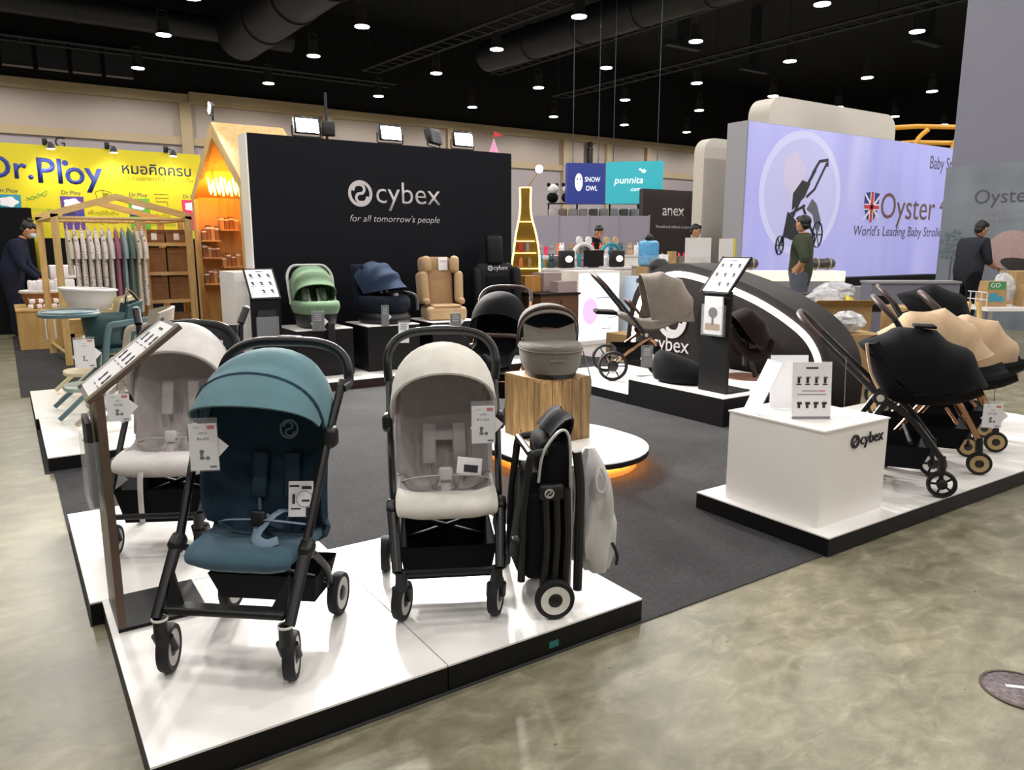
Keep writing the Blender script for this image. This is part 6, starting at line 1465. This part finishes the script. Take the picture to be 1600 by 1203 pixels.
def person(label, loc, rz, J, shirt, pants, hand_l, hand_r, head_tilt=0., sleeve='short', mask=False, bun=False, long_hair=False):
    """J: joints in the person's own frame (x right, -y ahead)"""
    t = thing('person', label, 'person', loc, rz)
    n = {}
    n['pelvis'] = (J['pelvis'], .20, .15); n['waist'] = (J['waist'], .205, .15); n['chest'] = (J['chest'], .22, .15); n['neckb'] = (J['neckb'], .075, .07); n['neck'] = (J['neck'], .055, .055)
    for s in 'lr':
        n['sh' + s] = (J['sh' + s], .10, .10); n['el' + s] = (J['el' + s], .062, .062); n['wr' + s] = (J['wr' + s], .038, .036)
        n['hip' + s] = (J['hip' + s], .135, .135); n['kn' + s] = (J['kn' + s], .078, .078); n['an' + s] = (J['an' + s], .052, .058)
        n['toe' + s] = (J['toe' + s], .042, .032)
    E = [('pelvis', 'waist'), ('waist', 'chest'), ('chest', 'neckb'), ('neckb', 'neck')]
    for s in 'lr': E += [('chest', 'sh' + s), ('sh' + s, 'el' + s), ('el' + s, 'wr' + s), ('pelvis', 'hip' + s), ('hip' + s, 'kn' + s), ('kn' + s, 'an' + s), ('an' + s, 'toe' + s)]
    me = skin_mesh(n, E, sub=3); me.name = 'body'
    segs = []
    for a, b in E:
        r = 'shirt'
        if a[:2] in ('hi', 'kn') or b[:3] == 'hip': r = 'pants'
        if a[:2] == 'an': r = 'shoe'
        if a == 'neckb': r = 'skin'
        if a[:2] == 'el': r = 'skin' if sleeve == 'short' else 'shirt'
        segs.append((np.array(n[a][0]), np.array(n[b][0]), r, min(n[a][1], n[b][1]) * .8))
    for m in (shirt, pants, 'skin', 'plastic'): me.materials.append(M[m] if isinstance(m, str) else m)
    ix = {'shirt': 0, 'pants': 1, 'skin': 2, 'shoe': 3}
    for f in me.polygons:
        c = np.array(f.center); best = None
        for a, b, r, rad_ in segs:
            d = b - a; u = max(0, min(1, (c - a) @ d / (d @ d))); q = np.linalg.norm(c - a - d * u) - rad_
            if best is None or q < best[0]: best = (q, r)
        f.material_index = ix[best[1]]; f.use_smooth = True
    bo = bpy.data.objects.new('body', me); COL.objects.link(bo); bo.parent = t
    # head with face
    nk = np.array(J['neck']); hd = np.array(J['head'])
    def hp(x, y, z):  # head-local point
        v = Vector((x, y, z)); v.rotate(Euler((head_tilt, 0, J.get('turn', 0.)))); return (hd[0] + v.x, hd[1] + v.y, hd[2] + v.z)
    rot = (head_tilt, 0, J.get('turn', 0.))
    h = MB().ell(tuple(hd), (.075, .092, .108), rot, 20, 14).ell(hp(0, -.03, -.06), (.055, .062, .055), rot, 16, 10).build('head', 'skin', t, 80)
    MB().tube([hp(0, -.092, .012), hp(0, -.108, -.018), hp(0, -.095, -.028)], [.007, .012, .008], 8).build('nose', 'skin', h)
    for s in (-1, 1):
        MB().ell(hp(s * .076, .005, -.005), (.010, .020, .030), rot).build('ear', 'skin', h)
        MB().ell(hp(s * .030, -.084, .012), (.013, .006, .008), rot).build('eye', 'ink', h)
        MB().box(hp(s * .030, -.087, .034), (.03, .006, .006), rot).build('eyebrow', 'hair', h)
    if mask: MB().ell(hp(0, -.062, -.042), (.062, .055, .046), rot, 16, 10).build('face_mask', 'mask', h)
    else: MB().box(hp(0, -.092, -.055), (.036, .006, .007), rot).build('mouth', mat('lips', '#8c4f45', .6), h)
    hr = MB().ell(hp(0, .022, .030), (.083, .092, .098), rot, 20, 12).ell(hp(0, -.035, .075), (.066, .055, .042), rot, 16, 8).ell(hp(0, .05, -.03), (.07, .055, .06), rot, 14, 8)
    if bun: hr.ell(hp(0, .045, .125), (.045, .045, .035), rot).ell(hp(.02, .10, .08), (.02, .03, .02), rot)
    if long_hair: hr.ell(hp(0, .075, -.06), (.07, .05, .12), rot, 14, 9)
    hr.build('hair', 'hair', t, 80)
    # hands: palm, four fingers, thumb
    for s, cfg in (('l', hand_l), ('r', hand_r)):
        w = np.array(J['wr' + s]); d = unit(np.array(cfg[0], float)); p = unit(np.array(cfg[1], float)); p = unit(p - d * (p @ d)); q = np.cross(d, p); curl = cfg[2]
        b = MB().tube([w - d * .015, w + d * .03, w + d * .085], [.026, .036, .034], 10, flat=.5, up=p)
        for k, (off, L) in enumerate(((-.028, .058), (-.010, .070), (.009, .074), (.027, .066))):
            b0 = w + d * .08 + q * off; b1 = b0 + (d * math.cos(curl) + p * math.sin(curl)) * L * .55; b2 = b1 + (d * math.cos(2 * curl) + p * math.sin(2 * curl)) * L * .5
            b.tube([b0, b1, b2], [.0095, .009, .0065], 7)
        sd = cfg[3]
        t0 = w + d * .03 + q * sd * .03; t1 = t0 + (d * .6 + q * sd * .7 + p * .3) * .035; t2 = t1 + (d * .85 + p * .4) * .032
        b.tube([t0, t1, t2], [.012, .011, .008], 7)
        b.build('hand', 'skin', bo, 70)
    return t
STD = dict(pelvis=(0, 0, .90), waist=(0, 0, 1.05), chest=(0, .0, 1.27), neckb=(0, .015, 1.42), neck=(0, .01, 1.49), head=(0, -.01, 1.585),
           shl=(-.175, .0, 1.36), ell=(-.23, .03, 1.08), wrl=(-.23, -.05, .86), shr=(.175, .0, 1.36), elr=(.23, .03, 1.08), wrr=(.23, -.05, .86),
           hipl=(-.09, 0, .84), knl=(-.095, -.01, .47), anl=(-.10, .02, .085), toel=(-.115, -.12, .04), hipr=(.09, 0, .84), knr=(.095, -.01, .47), anr=(.10, .02, .085), toer=(.115, -.12, .04))
def pose(**k): d = dict(STD); d.update(k); return d
M.update(navyshirt=fabric('navy_sweater', '#1f2438'), navypants=fabric('dark_trousers', '#1d2130'), greenshirt=fabric('olive_shirt', '#3f4536'), jeans=fabric('grey_jeans', '#5a5c6a'), slateshirt=fabric('slate_shirt', '#2b2d34'), blackpants=fabric('black_trousers', '#121318'), tealblack=fabric('black_jacket', '#15191c'))
# woman leaning over the baskets, facing +X
person('person in a navy sweater and face mask bending over the packs on the wooden counter', (.10, 12.98, 0), 78,
       pose(chest=(0, -.10, 1.24), waist=(0, -.02, 1.05), neckb=(0, -.17, 1.38), neck=(0, -.20, 1.45), head=(0, -.27, 1.53), shl=(-.17, -.12, 1.32), shr=(.17, -.12, 1.32), ell=(-.21, -.16, 1.04), elr=(.21, -.16, 1.04), wrl=(-.14, -.36, .84), wrr=(.15, -.36, .84), knr=(.1, -.03, .47), toer=(.12, -.10, .04)),
       'navyshirt', 'navypants', ((.1, -.8, -.55), (0, -.4, .9), .35, 1), ((-.1, -.8, -.55), (0, -.4, .9), .35, -1), .55, 'long', True, True)
# man in green seen from behind, hand on hip
person('person in an olive green shirt with a hand on the hip before the light box', (9.92, 7.10, 0), 205,
       pose(elr=(.30, .10, 1.10), wrr=(.20, -.01, .93), ell=(-.25, .02, 1.08), head=(0, -.01, 1.60), turn=-.5), 'greenshirt', 'jeans', ((0, -.1, -1), (.9, -.2, 0), .25, 1), ((-.5, -.5, -.6), (-.6, .3, .3), .5, 1), .05).scale = (1.12, 1.12, 1.02)
# man at right looking down at his work
person('person in a dark slate shirt packing boxes in front of the picture panel', (12.15, 5.78, 0), 75,
       pose(chest=(0, -.06, 1.26), neckb=(0, -.11, 1.41), neck=(0, -.13, 1.48), head=(0, -.18, 1.56), shl=(-.175, -.07, 1.35), shr=(.175, -.07, 1.35), ell=(-.21, -.12, 1.08), elr=(.22, -.10, 1.08), wrl=(-.14, -.36, 1.0), wrr=(.16, -.36, 1.0)),
       'slateshirt', 'blackpants', ((.1, -.9, -.2), (0, 0, -1), .4, 1), ((-.1, -.9, -.2), (0, 0, -1), .4, -1), .35)
# woman behind the counters
person('person in a black jacket with teal shoulders behind the soft toy counter', (9.05, 11.05, 0), 20,
       pose(chest=(0, -.1, 1.26), neckb=(0, -.16, 1.42), neck=(0, -.19, 1.48), head=(-.02, -.25, 1.56), shl=(-.17, -.11, 1.36), shr=(.17, -.11, 1.36), ell=(-.22, -.2, 1.15), elr=(.22, -.2, 1.15), wrl=(-.12, -.36, 1.22), wrr=(.12, -.36, 1.22), turn=-.9),
       'tealblack', 'blackpants', ((.2, -.9, 0), (0, 0, -1), .4, 1), ((-.2, -.9, 0), (0, 0, -1), .4, -1), .5, 'long', False, False, True)
person('person half hidden behind the foam boards under the anex lettering', (10.75, 10.0, 0), 30, pose(), 'slateshirt', 'blackpants', ((0, -.1, -1), (.9, -.2, 0), .25, 1), ((0, -.1, -1), (-.9, -.2, 0), .25, -1), .25)
